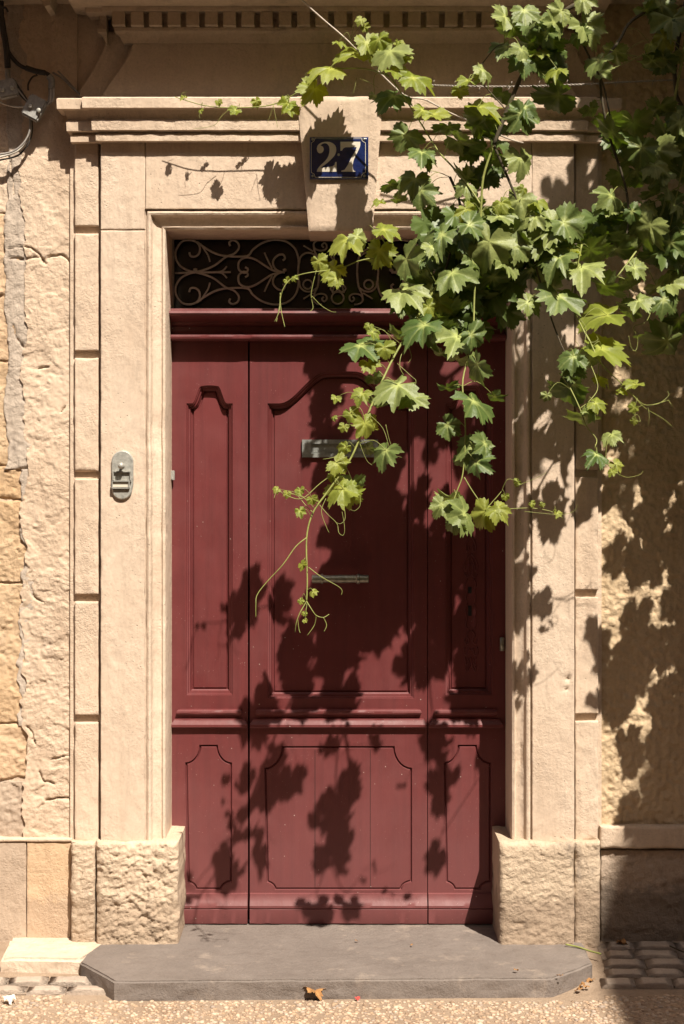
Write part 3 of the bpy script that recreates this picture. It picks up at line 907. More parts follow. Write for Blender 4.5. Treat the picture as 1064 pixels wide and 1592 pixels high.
# ------------------------------------------------------------------ wrought iron fanlight grille
gr = thing('transom_grille', 'grey wrought iron scroll grille in front of the dark transom glass', 'grille', (0, .01, Z(484, .01)))
YG = .012
def gp(pts, mirror=False, flip=False):
    out = []
    for (a, b_) in pts:
        if flip: b_ = 555 - b_
        px = 255 + a / 3.8; py = 350 + b_ / 3.8
        if mirror: px = 2 * 526 - px
        out.append(P(px, py, YG))
    return out
scrolls_both = [   # mirrored top/bottom too
    ([(150, 160), (158, 182), (185, 184), (208, 165), (212, 130), (193, 100), (150, 87), (105, 98), (72, 145), (70, 195), (98, 242), (145, 268), (185, 277)], .0042),
    ([(185, 277), (240, 263), (300, 237), (365, 188), (415, 168), (443, 135), (437, 103), (408, 88), (386, 102), (393, 122)], .0042),
    ([(195, 97), (235, 128), (300, 165), (370, 182), (490, 182), (525, 145), (578, 106), (650, 86), (722, 96), (775, 140), (796, 205), (793, 277)], .0042),
    ([(215, 108), (240, 145), (262, 180), (272, 216)], .0034),
    ([(480, 248), (496, 258), (490, 276), (468, 280), (442, 258), (446, 212), (488, 190), (540, 202), (600, 240), (645, 266), (715, 280)], .0042),
    ([(702, 208), (716, 196), (706, 174), (676, 176), (648, 205), (648, 240), (672, 268), (715, 280)], .0042),
    ([(594, 162), (615, 208), (640, 256)], .0034),
    ([(185, 277), (300, 277), (345, 270), (372, 243)], .0034),
    ([(945, 132), (934, 118), (948, 104), (962, 118), (958, 140), (930, 150), (895, 140), (884, 112), (905, 90), (935, 86)], .0036),
    ([(884, 112), (890, 150), (908, 190), (915, 230), (918, 277)], .0040),
    ([(800, 225), (806, 190), (835, 165), (872, 165), (905, 185)], .0038),
    ([(825, 120), (850, 135), (882, 155)], .0032),
    ([(995, 155), (1005, 190), (1012, 225)], .0032),
    ([(1000, 205), (985, 180), (1005, 160), (1030, 175)], .0034),
]
done = 0
for pts, r in scrolls_both:
    for mir in (False, True):
        for fl in (False, True):
            mb = MB(); mb.tube(gp(pts, mir, fl), r, 7, 4); mb.build('scroll', M['iron'], gr)
for mir in (False, True):
    mb = MB(); mb.tube(gp([(65, 283), (185, 278), (300, 278), (395, 277)], mir), .0042, 7, 3); mb.build('scroll', M['iron'], gr)
    for (a, b_) in ((185, 278), (715, 280)):
        mb = MB(); mb.lathe(gp([(a, b_ - 24)], mir)[0], (0, 0, -1), [(0, .003), (.002, .0085), (.005, .0075), (.009, .0085), (.0126, .003)], 10); mb.build('collar', M['iron'], gr)
    for (a, b_, r_) in ((850, 350, 27), (1027, 430, 36)):
        if mir and a > 1000: continue
        mb = MB(); mb.tube(gp([(a + r_ * math.cos(q * math.pi / 8), b_ + r_ * math.sin(q * math.pi / 8)) for q in range(17)], mir), .0036, 7, 0); mb.build('ring', M['iron'], gr)

# ------------------------------------------------------------------ number plate
YN = YK + .012
plate = thing('house_number_plate', 'cobalt blue enamel house number plate with white border reading 27', 'number plate', P(527, 279, YN))
x0, x1, z0, z1 = X(482, YN), X(573, YN), Z(278.5, YN), Z(213, YN)
vs, fs = [], []
nx_, nz_ = 20, 14
for j in range(nz_ + 1):
    for i in range(nx_ + 1):
        u, v = i / nx_ * 2 - 1, j / nz_ * 2 - 1
        vs.append((x0 + (x1 - x0) * i / nx_, YN - .004 - .006 * (1 - u * u) * (1 - v * v), z0 + (z1 - z0) * j / nz_))
w = nx_ + 1
for j in range(nz_):
    for i in range(nx_):
        a = j * w + i; fs.append((a, a + 1, a + w + 1, a + w))
ring = [i for i in range(w)] + [j * w + w - 1 for j in range(1, nz_ + 1)] + [nz_ * w + i for i in range(w - 2, -1, -1)] + [j * w for j in range(nz_ - 1, 0, -1)]
n0 = len(vs); vs += [(vs[k][0], YN + .012, vs[k][2]) for k in ring]
for i in range(len(ring)): fs.append((ring[(i + 1) % len(ring)], ring[i], n0 + i, n0 + (i + 1) % len(ring)))
mesh_obj('enamel_plate', vs, fs, M['enamel'], plate)
def plate_y(x, z):
    u = (x - x0) / (x1 - x0) * 2 - 1; v = (z - z0) / (z1 - z0) * 2 - 1
    return YN - .004 - .006 * (1 - u * u) * (1 - v * v)
def cp(a, b_):     # crop coordinates of the plate -> px
    return (X(440 + a / 4.092, YN), Z(180 + b_ / 4.092, YN))
def glyph(name, loop, parent, th=.0009):
    lp = [cp(a, b_) for a, b_ in loop]
    bm = bmesh.new()
    vv = [bm.verts.new((x, 0, z)) for x, z in lp]
    ed = [bm.edges.new((vv[i], vv[(i + 1) % len(vv)])) for i in range(len(vv))]
    bmesh.ops.triangle_fill(bm, edges=ed, use_beauty=True, normal=(0, -1, 0))
    bmesh.ops.subdivide_edges(bm, edges=bm.edges[:], cuts=2, use_grid_fill=True)
    bmesh.ops.triangulate(bm, faces=bm.faces[:])
    for v in bm.verts: v.co.y = plate_y(v.co.x, v.co.z) - th
    for f in bm.faces:
        f.normal_update()
        if f.normal.y > 0: f.normal_flip()
    me = bpy.data.meshes.new(name); bm.to_mesh(me); bm.free(); me.materials.append(M['white'])
    return put(bpy.data.objects.new(name, me), parent)
def smooth_loop(pts, sub=4):
    return [(v.x, v.y) for v in catmull([Vector((a, b_, 0)) for a, b_ in pts], sub)]
two_out = smooth_loop([(216, 212), (222, 190), (242, 173), (275, 166), (310, 172), (334, 192), (340, 220), (332, 250), (312, 275), (285, 300), (255, 322), (240, 333)])
two_in = smooth_loop([(226, 333), (240, 316), (268, 290), (288, 262), (296, 232), (296, 204), (286, 184), (270, 176), (252, 180), (240, 190)])
two_blob = smooth_loop([(240, 190), (256, 200), (260, 218), (252, 234), (236, 240), (222, 232), (216, 212)])
two = two_out + [(318, 324), (330, 312), (334, 296), (342, 296), (343, 357), (216, 357), (218, 345)] + two_in + two_blob[1:-1]
glyph('digit_two', two, plate)
seven = [(366, 166), (493, 166), (493, 186)] + smooth_loop([(490, 200), (474, 235), (456, 270), (446, 305), (446, 335), (452, 350)]) + [(462, 353), (462, 357), (372, 357), (372, 351)] + \
        smooth_loop([(392, 345), (410, 320), (430, 280), (452, 240), (470, 204)]) + [(466, 200), (400, 202), (386, 208), (376, 224), (366, 224)]
glyph('digit_seven', seven, plate)
def strip_line(pts, wd):
    mb = MB()
    n = len(pts)
    loops = []
    q = [cp(a, b_) for a, b_ in pts]
    inn = loop_offset(q, wd)
    for i in range(n):
        j = (i + 1) % n
        k = 6
        for s_ in range(k):
            def L(p1, p2, t_): return (p1[0] + (p2[0] - p1[0]) * t_, p1[1] + (p2[1] - p1[1]) * t_)
            qs = [L(q[i], q[j], s_ / k), L(q[i], q[j], (s_ + 1) / k), L(inn[i], inn[j], (s_ + 1) / k), L(inn[i], inn[j], s_ / k)]
            mb.add([(x, plate_y(x, z) - .0009, z) for x, z in qs], [(0, 1, 2, 3)])
    return mb
border = [(205, 393), (500, 393), (507, 372), (527, 362), (527, 172), (507, 160), (500, 140), (205, 140), (198, 160), (180, 172), (180, 362), (198, 372)]
strip_line(border, .0016).build('border_line', M['white'], plate, False)
for (a, b_) in ((190, 150), (518, 150), (190, 383), (518, 383), (355, 250)):
    x, z = cp(a, b_)
    mb = MB(); mb.lathe((x, plate_y(x, z) + .001, z), (0, -1, 0), [(0, .005), (.0025, .005), (.0035, .0035), (.004, .001)], 10); mb.build('screw', M['brass'], plate)

# ------------------------------------------------------------------ bell pull on the jamb
YB = YJ - .001
bell = thing('bell_plate', 'weathered zinc doorbell plate with a round knob on the stone jamb', 'doorbell', P(190, 779, YB))
def bp(a, b_): return (150 + a / 7.6, 680 + b_ / 7.6)
lp = []
for k in range(17):
    a = math.pi * k / 16
    lp.append(bp(310 + 130 * math.cos(a), 290 - 135 * math.sin(a)))
lp += [bp(180, 560)]
for k in range(1, 12):
    a = math.pi * k / 12
    lp.append(bp(305 - 120 * math.cos(a), 620 + 115 * math.sin(a)))
lp += [bp(438, 560)]
lpx = [(X(a, YB), Z(b_, YB)) for a, b_ in lp]
lpx = list(reversed(lpx))
mb = MB()
ins = loop_offset(lpx, .004) if True else lpx
n = len(lpx)
if sum(lpx[i][0] * lpx[(i + 1) % n][1] - lpx[(i + 1) % n][0] * lpx[i][1] for i in range(n)) < 0:
    lpx.reverse(); ins = loop_offset(lpx, .004)
mb.add([(x, YB + .02, z) for x, z in lpx] + [(x, YB - .006, z) for x, z in lpx] + [(x, YB - .010, z) for x, z in ins],
       [(i, (i + 1) % n, n + (i + 1) % n, n + i) for i in range(n)] + [(n + i, n + (i + 1) % n, 2 * n + (i + 1) % n, 2 * n + i) for i in range(n)] + [tuple(range(2 * n, 3 * n))])
bpl = autosmooth(mb.build('back_plate', M['zinc'], bell), 30)
def bx(mb, a, b_, c, d, y0, y1):
    p0 = bp(a, b_); p1 = bp(c, d)
    mb.box(X(p0[0], YB), X(p1[0], YB), y0, y1, Z(p1[1], YB), Z(p0[1], YB))
for (a, b_, c, d) in ((198, 398, 412, 410), (198, 410, 210, 518), (402, 410, 414, 518), (190, 506, 418, 522), (188, 522, 200, 600), (388, 522, 400, 600), (200, 590, 395, 604)):
    mb = MB(); bx(mb, a, b_, c, d, YB - .020, YB - .008); mb.build('frame_bar', M['zinc'], bell, False)
mb = MB(); bx(mb, 200, 530, 392, 585, YB - .013, YB - .008); mb.build('name_tag', M['white'], bell, False)
mb = MB(); q = bp(305, 335); mb.lathe((X(q[0], YB), YB - .008, Z(q[1], YB)), (0, -1, 0), [(0, .011), (.004, .011), (.006, .006), (.018, .005), (.022, .010), (.028, .0125), (.034, .011), (.038, .006), (.039, .001)], 16)
mb.build('knob', M['zinc'], bell)

# ------------------------------------------------------------------ cables and connectors at the upper left
cb = thing('cable_bundle', 'black and grey cables with tape wrapped joints on the upper wall', 'cables', P(15, 250, YW - .03))
def cpx(pts, y): return [P(a, b_, y + (yy[0] if yy else 0)) for (a, b_, *yy) in pts]
def cable(pts, r, mat, y=YW - .04, name='cable'):
    mb = MB(); mb.tube(cpx(pts, y), r, 8, 5); return mb.build(name, M[mat], cb)
cable([(2, -20), (1, 15), (4, 40), (10, 75), (12, 105)], .012, 'cable_dark')
cable([(6, 60), (12, 78), (24, 95), (36, 104), (52, 108), (68, 112), (78, 118), (81, 130)], .0075, 'cable_dark')
cable([(40, 105), (55, 110), (70, 113)], .0105, 'cable_dark', name='tape_wrap')
cable([(76, 118), (80, 124), (80, 138)], .0125, 'boxes', name='tape_wrap')
cable([(82, 112), (98, 122), (112, 136), (124, 146)], .0035, 'cable_grey', YW - .03)
cable([(90, 110), (104, 124), (120, 142)], .0028, 'cable_grey', YW - .03)
for k, (ex, ey) in enumerate(((74, 160), (77, 162), (80, 160), (83, 157))):
    cable([(77 + k * 2, 136), (77 + k * 2.2, 148), (ex, ey - 2), (ex - 8, ey + 4), (62, 166 + k)], .0040, 'cable_pale' if k % 2 else 'cable_grey', YW - .045)
cable([(12, 108), (12, 118), (14, 126)], .0100, 'boxes', name='tape_wrap')
for k in range(3):
    cable([(16 + k * 4, 128), (26 + k * 3, 140), (36 + k * 2, 152), (46, 160 + k * 2)], .0038, 'cable_pale' if k == 1 else 'cable_dark', YW - .045)
cable([(-6, 155), (8, 162), (25, 166), (42, 166)], .0032, 'cable_pale', YW - .045)
cable([(46, 180), (47, 195), (44, 210), (34, 225), (18, 236), (-8, 241)], .0040, 'cable_grey', YW - .05)
cable([(46, 180), (48, 198), (45, 214), (36, 228), (20, 238), (-8, 246)], .0040, 'cable_pale', YW - .035)
cable([(49, 180), (50, 200), (47, 216), (38, 232), (24, 243), (-8, 250)], .0035, 'cable_dark', YW - .03)
cable([(44, 140), (44, 130), (50, 120), (58, 116)], .0035, 'cable_dark', YW - .03)
for k in range(3):
    cable([(2 - k * 6, -20), (1, 8), (9, 12), (12, 18)], .004, 'cable_dark', YW - .05)
bm_ = None
def connector(px, py, w_, h_, ang, label):
    t_ = thing('cable_connector', label, 'connector', P(px, py, YW - .06))
    bm = bmesh.new()
    bmesh.ops.create_cube(bm, size=1)
    bmesh.ops.scale(bm, vec=(w_, .040, h_), verts=bm.verts)
    bmesh.ops.bevel(bm, geom=bm.edges[:], offset=.006, segments=2, affect='EDGES')
    bmesh.ops.rotate(bm, matrix=Matrix.Rotation(ang, 3, 'Y'), verts=bm.verts)
    bmesh.ops.translate(bm, vec=P(px, py, YW - .06), verts=bm.verts)
    me = bpy.data.meshes.new('casing'); bm.to_mesh(me); bm.free(); me.materials.append(M['boxes'])
    put(bpy.data.objects.new('casing', me), t_)
    for s_ in (-1, 1):
        mb = MB()
        c = P(px, py, YW - .082) + Matrix.Rotation(ang, 3, 'Y') @ Vector((s_ * w_ * .25, 0, 0))
        mb.lathe(c, (0, -1, 0), [(0, .009), (.006, .009), (.008, .006)], 8); mb.build('screw_cap', M['zinc'], t_)
connector(54, 168, .070, .085, R(28), 'grey plastic cable connector hanging beside the cornice end')
connector(12, 138, .072, .066, R(-12), 'grey plastic cable connector below the thick black cable')

# ------------------------------------------------------------------ ground
def gz(y):
    if y > -.22: return 0.0
    if y > -.62: return -.055 * (-.22 - y) / .40
    if y > -1.6: return -.055 - .03 * (-.62 - y)
    return -.0844
vs, fs = [], []
ys = [.1, -.2, -.22] + [-.22 - .04 * k for k in range(1, 11)] + [-.62 - .098 * k for k in range(1, 11)] + [-2.2, -2.21]
xs = [-60, -10, -3] + [-1.6 + .1 * k for k in range(33)] + [3, 10, 60]
for y in ys:
    for x in xs: vs.append((x, y, gz(y)))
w = len(xs)
for j in range(len(ys) - 1):
    for i in range(w - 1):
        a = j * w + i; fs.append((a, a + w, a + w + 1, a + 1))
vs = [((x_, y_, -.21) if y_ < -2.205 else (x_, y_, z_)) for x_, y_, z_ in vs]
pav = mesh_obj('pavement', vs, fs, M['ground']); pav['kind'] = 'structure'
rd = mesh_obj('road', [(-60, -60, -.205), (60, -60, -.205), (60, -2.205, -.205), (-60, -2.205, -.205)], [(0, 1, 2, 3)], M['asphalt']); rd['kind'] = 'structure'
# pebbles set in the mortar
ico = bmesh.new(); bmesh.ops.create_icosphere(ico, subdivisions=1, radius=1.0)
iv = [v.co.copy() for v in ico.verts]; ifc = [tuple(v.index for v in f.verts) for f in ico.faces]; ico.free()
mb = MB()
cnt = 0
step_l, step_r = X(125, -.55), X(922, -.55)
while cnt < 9500:
    x = random.uniform(-1.5, 1.5); y = random.uniform(-1.35, -.42)
    if y > -.745 and step_l - .02 < x < step_r + .02: continue
    if y > -.69 and (x > .88 or x < -.8): continue
    r = random.choice((.0035, .005, .006, .007, .009)) * random.uniform(.8, 1.25)
    rot = Matrix.Rotation(random.uniform(0, 6.28), 3, 'Z')
    sx, sy, sz = r * random.uniform(.9, 1.6), r, r * random.uniform(.4, .65)
    c = Vector((x, y, gz(y) + sz * .05))
    mb.add([c + rot @ Vector((v.x * sx, v.y * sy, v.z * sz)) for v in iv], ifc)
    cnt += 1
pb = mb.build('pebbles', M['pebble'], pav, fix=False); pb['kind'] = 'stuff'
# setts
def sett_mesh(k):
    vs, fs = [], []
    n = 5
    for j in range(n + 1):
        for i in range(n + 1):
            u, v = i / n * 2 - 1, j / n * 2 - 1
            e = max(abs(u), abs(v))
            h = .009 * (1 - e ** 8) + .003 * nz(u * 2 + k * 9, v * 2, k)
            vs.append((u * .5 + .03 * nz(u * 2, v * 2, k * 3.1) , v * .5 + .04 * nz(u * 2, v * 2, k * 5.7), h))
    w = n + 1
    for j in range(n):
        for i in range(n):
            a = j * w + i; fs.append((a, a + 1, a + w + 1, a + w))
    ring = [i for i in range(w)] + [j * w + n for j in range(1, w)] + [n * w + i for i in range(n - 1, -1, -1)] + [j * w for j in range(n - 1, 0, -1)]
    n0 = len(vs); vs += [(vs[q][0], vs[q][1], -.03) for q in ring]
    for i in range(len(ring)): fs.append((ring[(i + 1) % len(ring)], ring[i], n0 + i, n0 + (i + 1) % len(ring)))
    me = bpy.data.meshes.new('sett'); me.from_pydata(vs, [], fs); me.shade_smooth(); me.materials.append(M['cobble'])
    return me
sm_ = [sett_mesh(k) for k in range(6)]
def sett_row(xa, xb, y, dep, wlo, whi):
    x = xa + random.uniform(0, .03)
    while x < xb:
        wd = random.uniform(wlo, whi)
        o = bpy.data.objects.new('sett', random.choice(sm_)); COL.objects.link(o); o.parent = pav
        o.location = (x + wd / 2, y, gz(y) + .007 + random.uniform(-.002, .003)); o.scale = (wd - .005, dep - .005, 1)
        o.rotation_euler = (R(random.uniform(-2, 2)) + math.atan((gz(y + .01) - gz(y - .01)) / .02), R(random.uniform(-1.5, 1.5)), R(random.uniform(-2.5, 2.5)))
        x += wd
for (xa, xb, ya, yb) in ((X(938, -.4), 1.64, -.24, -.622), (-1.64, -.97, -.54, -.685)):
    mesh_obj('joint_soil', [(xa, ya, gz(ya) + .003), (xb, ya, gz(ya) + .003), (xb, (ya + yb) / 2, gz((ya + yb) / 2) + .003), (xa, (ya + yb) / 2, gz((ya + yb) / 2) + .003), (xb, yb, gz(yb) + .003), (xa, yb, gz(yb) + .003)], [(3, 2, 1, 0), (5, 4, 2, 3)], M['soil'], pav, False)
yy = -.275
for k in range(5):
    sett_row(X(937, yy) + .0 - k * .004, 1.62, yy, .076, .10, .16); yy -= .078
for k, y_ in enumerate((-.575, -.65)):
    sett_row(-1.62, X(122 + k * 6, y_) - .02, y_, .074, .11, .2)

# ------------------------------------------------------------------ doorstep and limestone block
ST = .010
def slab(name, loop_px_world, ztop, zbot, mat, amp, bevel, seed, dz_fn=None, grid=.02):
    """polygon (x,y) CCW from above with worn rim"""
    bm = bmesh.new()
    vv = [bm.verts.new((x, y, ztop)) for x, y in loop_px_world]
    f = bm.faces.new(vv)
    f.normal_update()
    if f.normal.z < 0: f.normal_flip()
    r = bmesh.ops.extrude_face_region(bm, geom=[f])
    top = [e for e in r['geom'] if isinstance(e, bmesh.types.BMVert)]
    for v in bm.verts:
        if v not in top: v.co.z = zbot
    bmesh.ops.recalc_face_normals(bm, faces=bm.faces)
    te = [e for e in bm.edges if all(abs(v.co.z - ztop) < 1e-6 for v in e.verts)]
    bmesh.ops.bevel(bm, geom=te, offset=bevel, segments=3, affect='EDGES')
    bmesh.ops.triangulate(bm, faces=bm.faces[:])
    for _ in range(7):
        le = [e for e in bm.edges if e.calc_length() > grid]
        if not le: break
        bmesh.ops.subdivide_edges(bm, edges=le, cuts=1)
        bmesh.ops.triangulate(bm, faces=[f for f in bm.faces if len(f.verts) > 3])
    for v in bm.verts:
        if v.co.z > zbot + .001:
            n_ = fr(v.co.x * 7, v.co.y * 7, seed, 4)
            v.co.z += amp * n_ + amp * .5 * nz(v.co.x * 40, v.co.y * 40, seed)
            if dz_fn: v.co.z += dz_fn(v.co.x, v.co.y)
        v.co.x += amp * 1.2 * nz(v.co.x * 16, v.co.y * 16, v.co.z * 30 + seed)
        v.co.y += amp * 1.6 * nz(v.co.x * 16, v.co.y * 16 + 5, v.co.z * 30 + seed)
    me = bpy.data.meshes.new(name); bm.to_mesh(me); bm.free(); me.shade_smooth(); me.materials.append(mat)
    o = put(bpy.data.objects.new(name, me))
    return autosmooth(o, 50)
def gpx(px, py, z):      # pixel on the horizontal plane z
    s = (py - CYP) / (CAM_Z - z)
    return ((px - CXP) / s, FPX / s - CAM_D)
lpw = [gpx(178, 1526, ST), gpx(860, 1521, ST), gpx(921, 1498, ST), gpx(905, 1462, ST), (.62, -.16), (.60, .03), (-.60, .03), (-.63, -.16), gpx(150, 1462, ST), gpx(124, 1496, ST)]
st = slab('door_step', lpw, ST, -.10, M['step'], .0022, .007, 1.0)
tag(st, 'dark grey stone doorstep slab with clipped corners below the red door', 'doorstep')
lpw2 = [gpx(1, 1490, .014), gpx(127, 1492, .014), gpx(165, 1466, .014), gpx(160, 1446, .014), gpx(22, 1446, .014)]
bk = slab('limestone_block', lpw2, .014, -.10, M['block'], .003, .012, 4.0)
tag(bk, 'pale limestone kerb block beside the grey doorstep, under the tan base stones', 'stone block')

# ------------------------------------------------------------------ grape vine
VX, VY = 1.95, -.42
vine = thing('grape_vine', 'leafy green grape vine trailing over the red door and stone surround', 'vine', (VX, VY, 0))
VW = Vector((VX, VY, 0))
def depth(px, py):
    d = -.82
    if py < 345 and px < 745: d = -.40 - .10 * max(0, min(1, (px - 420) / 120.0)) - .32 * max(0, min(1, (px - 560) / 185.0))
    elif py >= 345 and px < 560: d = -.80
    if px > 930: d = -.82 + .14 * min(1, (px - 930) / 110.0)
    if py > 480 and px <= 930: d = -.82 - .13 * min(1, (py - 480) / 140.0) - .12 * max(0, min(1, (py - 620) / 330.0))
    return d
def VP(px, py, off=0.0): return P(px, py, depth(px, py) + off)
stems = []
def cane(pts, r0, r1, mat='shoot', off=0.0, name='cane'):
    w_ = catmull([VP(a, b_, off) for a, b_ in pts], 5)
    stems.extend(w_)
    mb = MB(); mb.tube(w_, lambda t_: r0 + (r1 - r0) * t_, 7, 0)
    o = mb.build(name, M[mat], vine); return o
cane([(1180, -120), (1030, -50), (905, 2), (872, 25), (838, 78), (814, 112), (790, 168), (768, 225)], .009, .007, 'cane', .02)
cane([(768, 225), (752, 275), (748, 330), (742, 390), (690, 432), (645, 500), (612, 556), (592, 598)], .0042, .0036, 'shoot')
cane([(592, 598), (572, 645), (556, 690), (540, 722), (507, 768), (487, 797), (477, 836), (478, 900), (477, 935)], .0040, .0022, 'shoot')
cane([(768, 225), (795, 288), (808, 322), (822, 375), (838, 430), (857, 493), (872, 533), (879, 548)], .0050, .0022, 'cane')
cane([(748, 318), (726, 285), (702, 257), (682, 235), (657, 195), (628, 150), (605, 118), (575, 92), (553, 72), (545, 62)], .0034, .0020, 'shoot')
cane([(605, 118), (575, 108), (545, 106), (505, 110), (480, 132), (425, 162), (360, 167), (320, 164), (290, 156), (272, 150)], .0030, .0014, 'shoot')
cane([(742, 390), (738, 460), (735, 530), (720, 590), (723, 640), (724, 682), (720, 736), (711, 763), (703, 785)], .0034, .0018, 'shoot')
cane([(722, 742), (738, 768), (755, 788), (768, 778), (780, 764)], .0022, .0012)
cane([(752, 790), (790, 791), (828, 790), (860, 796), (876, 806)], .0016, .0009)
cane([(905, 380), (895, 430), (889, 469), (905, 508), (916, 527), (930, 557), (944, 575), (971, 600), (985, 615), (1006, 630), (1040, 622)], .0034, .0012)
cane([(985, 615), (1003, 634), (1030, 650), (1046, 663)], .0016, .0008)
cane([(870, 580), (885, 600), (902, 635), (912, 662), (928, 683), (926, 700), (945, 722), (958, 735)], .0024, .0012)
cane([(902, 635), (918, 622), (930, 600), (916, 560)], .0018, .0014)
cane([(700, 275), (714, 310), (716, 345), (700, 395), (690, 432)], .0050, .0044, 'cane', .05)
cane([(1080, -60), (1066, 60), (1056, 120), (1048, 165), (1040, 260), (1030, 330), (990, 390), (960, 430)], .006, .003, 'shoot', .02)
cane([(1160, -60), (1000, 20), (965, 60), (935, 115), (945, 200), (975, 300), (970, 370), (905, 380), (850, 375), (742, 390)], .006, .003, 'cane', .05)
cane([(880, 30), (900, 55), (920, 95), (938, 130), (950, 185)], .0045, .003, 'cane')
cane([(725, 125), (745, 105), (770, 74), (784, 68)], .0026, .0016, 'cane')
cane([(740, 118), (760, 140), (785, 168)], .0026, .002, 'cane')
cane([(1064, 285), (1040, 300), (1010, 318)], .0022, .0016)
cane([(1064, 250), (1045, 340), (1038, 370)], .0022, .0016)
# roots and hidden part of the vine beyond the right of the door
mb = MB(); mb.tube([(VX, VY, -.02), (VX + .04, VY + .05, .5), (VX - .03, VY + .08, 1.2), (VX + .05, VY + .05, 1.9), (VX - .02, VY, 2.6), (VX - .15, VY - .10, 3.1), (1.6, -.55, 3.45), tuple(VP(1180, -120, .02))], lambda t_: .035 - .024 * t_, 9, 5)
mb.build('trunk', M['cane'], vine)
cn = MB(); cn.tube([(VX - .02, VY, 2.6), (1.75, -.5, 2.75), (1.45, -.6, 2.9), (1.2, -.55, 3.1), tuple(VP(1080, -60, .02))], .008, 7, 5); cn.tube([(VX, VY, 2.4), (1.7, -.5, 2.45), (1.5, -.58, 2.3), (1.34, -.6, 2.1), tuple(VP(1064, 420, 0))], .007, 7, 5)
cn.build('cane', M['cane'], vine)

# leaf meshes
HALF = [(0, 1.0), (5, .88), (9, .93), (14, .79), (19, .85), (25, .68), (31, .79), (36, .74), (42, .90), (48, .97), (53, .83), (58, .89), (65, .73), (72, .80), (79, .63),
        (86, .75), (92, .70), (100, .84), (106, .73), (114, .78), (122, .64), (131, .69), (141, .55), (151, .59), (162, .46), (172, .24)]
VEINS = [0, 50, -50, 103, -103]
def leaf_mesh(k):
    rnd = random.Random(100 + k)
    full = [(a, r) for a, r in HALF] + [(180, .06)] + [(-a, r) for a, r in reversed(HALF[1:])]
    asym = rnd.uniform(-.12, .12)
    curl = rnd.uniform(-.25, .5); cup = rnd.uniform(-.15, .40); fold = rnd.uniform(-.15, .55); droop = rnd.uniform(.05, .75)
    ph = rnd.uniform(0, 6.28); amp = rnd.uniform(.05, .13)
    def pt(a, r):
        a_ = math.radians(a)
        x = r * math.sin(a_) * (1 + asym * (1 if a > 0 else -1)); y = -r * math.cos(a_)
        dv = min(abs(((a - v + 180) % 360) - 180) for v in VEINS)
        ridge = -.12 * r * max(0, 1 - dv / 24.0) + .05 * r
        z = ridge + fold * abs(x) * .55 - cup * r * r * .6 - curl * r ** 4 * .45 - droop * max(0, -y) ** 2 * .5 + amp * math.sin(a_ * 5 + ph) * r + .05 * math.sin(a_ * 9 + ph * 2) * r * r
        return (x * .66, (y + .25) * .66, z * .66)
    vs = [pt(0, .0)]
    fs = []
    n = len(full)
    rings = [.38, .72, 1.0]
    vein = [1.0]
    for f_ in rings:
        for (a, r) in full:
            rs = .62 if f_ < .5 else (.8 * .62 + .2 * r if f_ < .9 else r)
            rr_ = r * f_ if f_ == 1.0 else min(r * .93, (f_ * (.55 * r + .45 * .68)))
            jit = (rnd.uniform(.93, 1.06) if f_ == 1.0 else 1)
            vs.append(pt(a, rr_ * jit))
            dv = min(abs(((a - v + 180) % 360) - 180) for v in VEINS)
            vein.append(.5 * max(0, 1 - dv / (7 if f_ < .5 else 4.5)) * (1 - .5 * f_))
    for i in range(n):
        j = (i + 1) % n
        fs.append((0, 1 + j, 1 + i))
        for q in range(2):
            a = 1 + q * n
            fs.append((a + i, a + j, a + n + j, a + n + i))
    me = bpy.data.meshes.new('leaf'); me.from_pydata(vs, [], fs); me.shade_smooth()
    at = me.attributes.new('vein', 'FLOAT', 'POINT')
    for i, v in enumerate(vein): at.data[i].value = v
    # face normals towards +Z
    bm = bmesh.new(); bm.from_mesh(me)
    for f in bm.faces:
        f.normal_update()
        if f.normal.z < 0: f.normal_flip()
    bm.to_mesh(me); bm.free()
    return me
LM = {}
for k in range(14):
    me = leaf_mesh(k); me.materials.append(M['leaf']); LM[('leaf', k)] = me
    m2 = me.copy(); m2.materials.clear(); m2.materials.append(M['young']); LM[('young', k)] = m2

# (px, py, width px, kind)  kinds: p sunlit, f seen flat on, d turned away, y young, n young seen flat
LEAVES = []
def lv(kind, *items):
    for it in items: LEAVES.append((kind,) + it)
# upper left shoot
lv('y', (560, 32, 16), (568, 43, 14), (573, 73, 40), (591, 64, 28), (622, 70, 18), (632, 90, 24), (486, 142, 44), (447, 163, 30), (455, 170, 24), (400, 160, 22), (365, 172, 20), (340, 160, 14), (312, 172, 11), (655, 172, 30), (619, 66, 12))
lv('n', (545, 84, 46), (505, 106, 46), (652, 122, 54), (620, 112, 40), (645, 134, 28), (681, 178, 38), (530, 66, 22), (285, 152, 14))
lv('p', (602, 85, 52), (606, 152, 50), (628, 216, 48), (645, 284, 56), (658, 300, 40))
lv('f', (656, 239, 46), (664, 246, 38))
lv('d', (612, 288, 32), (622, 311, 34), (587, 150, 26), (664, 297, 34))
lv('n', (588, 316, 24), (533, 374, 50), (604, 358, 40))
lv('p', (559, 371, 34), (680, 371, 58), (675, 388, 34), (715, 374, 44), (738, 352, 42), (757, 388, 64), (791, 413, 48), (704, 428, 64), (701, 450, 36), (633, 455, 62), (625, 479, 32), (709, 529, 64), (738, 524, 44), (636, 408, 54))
lv('y', (588, 397, 42), (515, 420, 34), (497, 410, 26), (520, 435, 26), (447, 436, 12), (458, 432, 12), (688, 474, 36), (670, 480, 26), (583, 518, 20), (573, 508, 14), (599, 545, 28))
lv('f', (651, 511, 68), (567, 540, 62), (660, 395, 40))
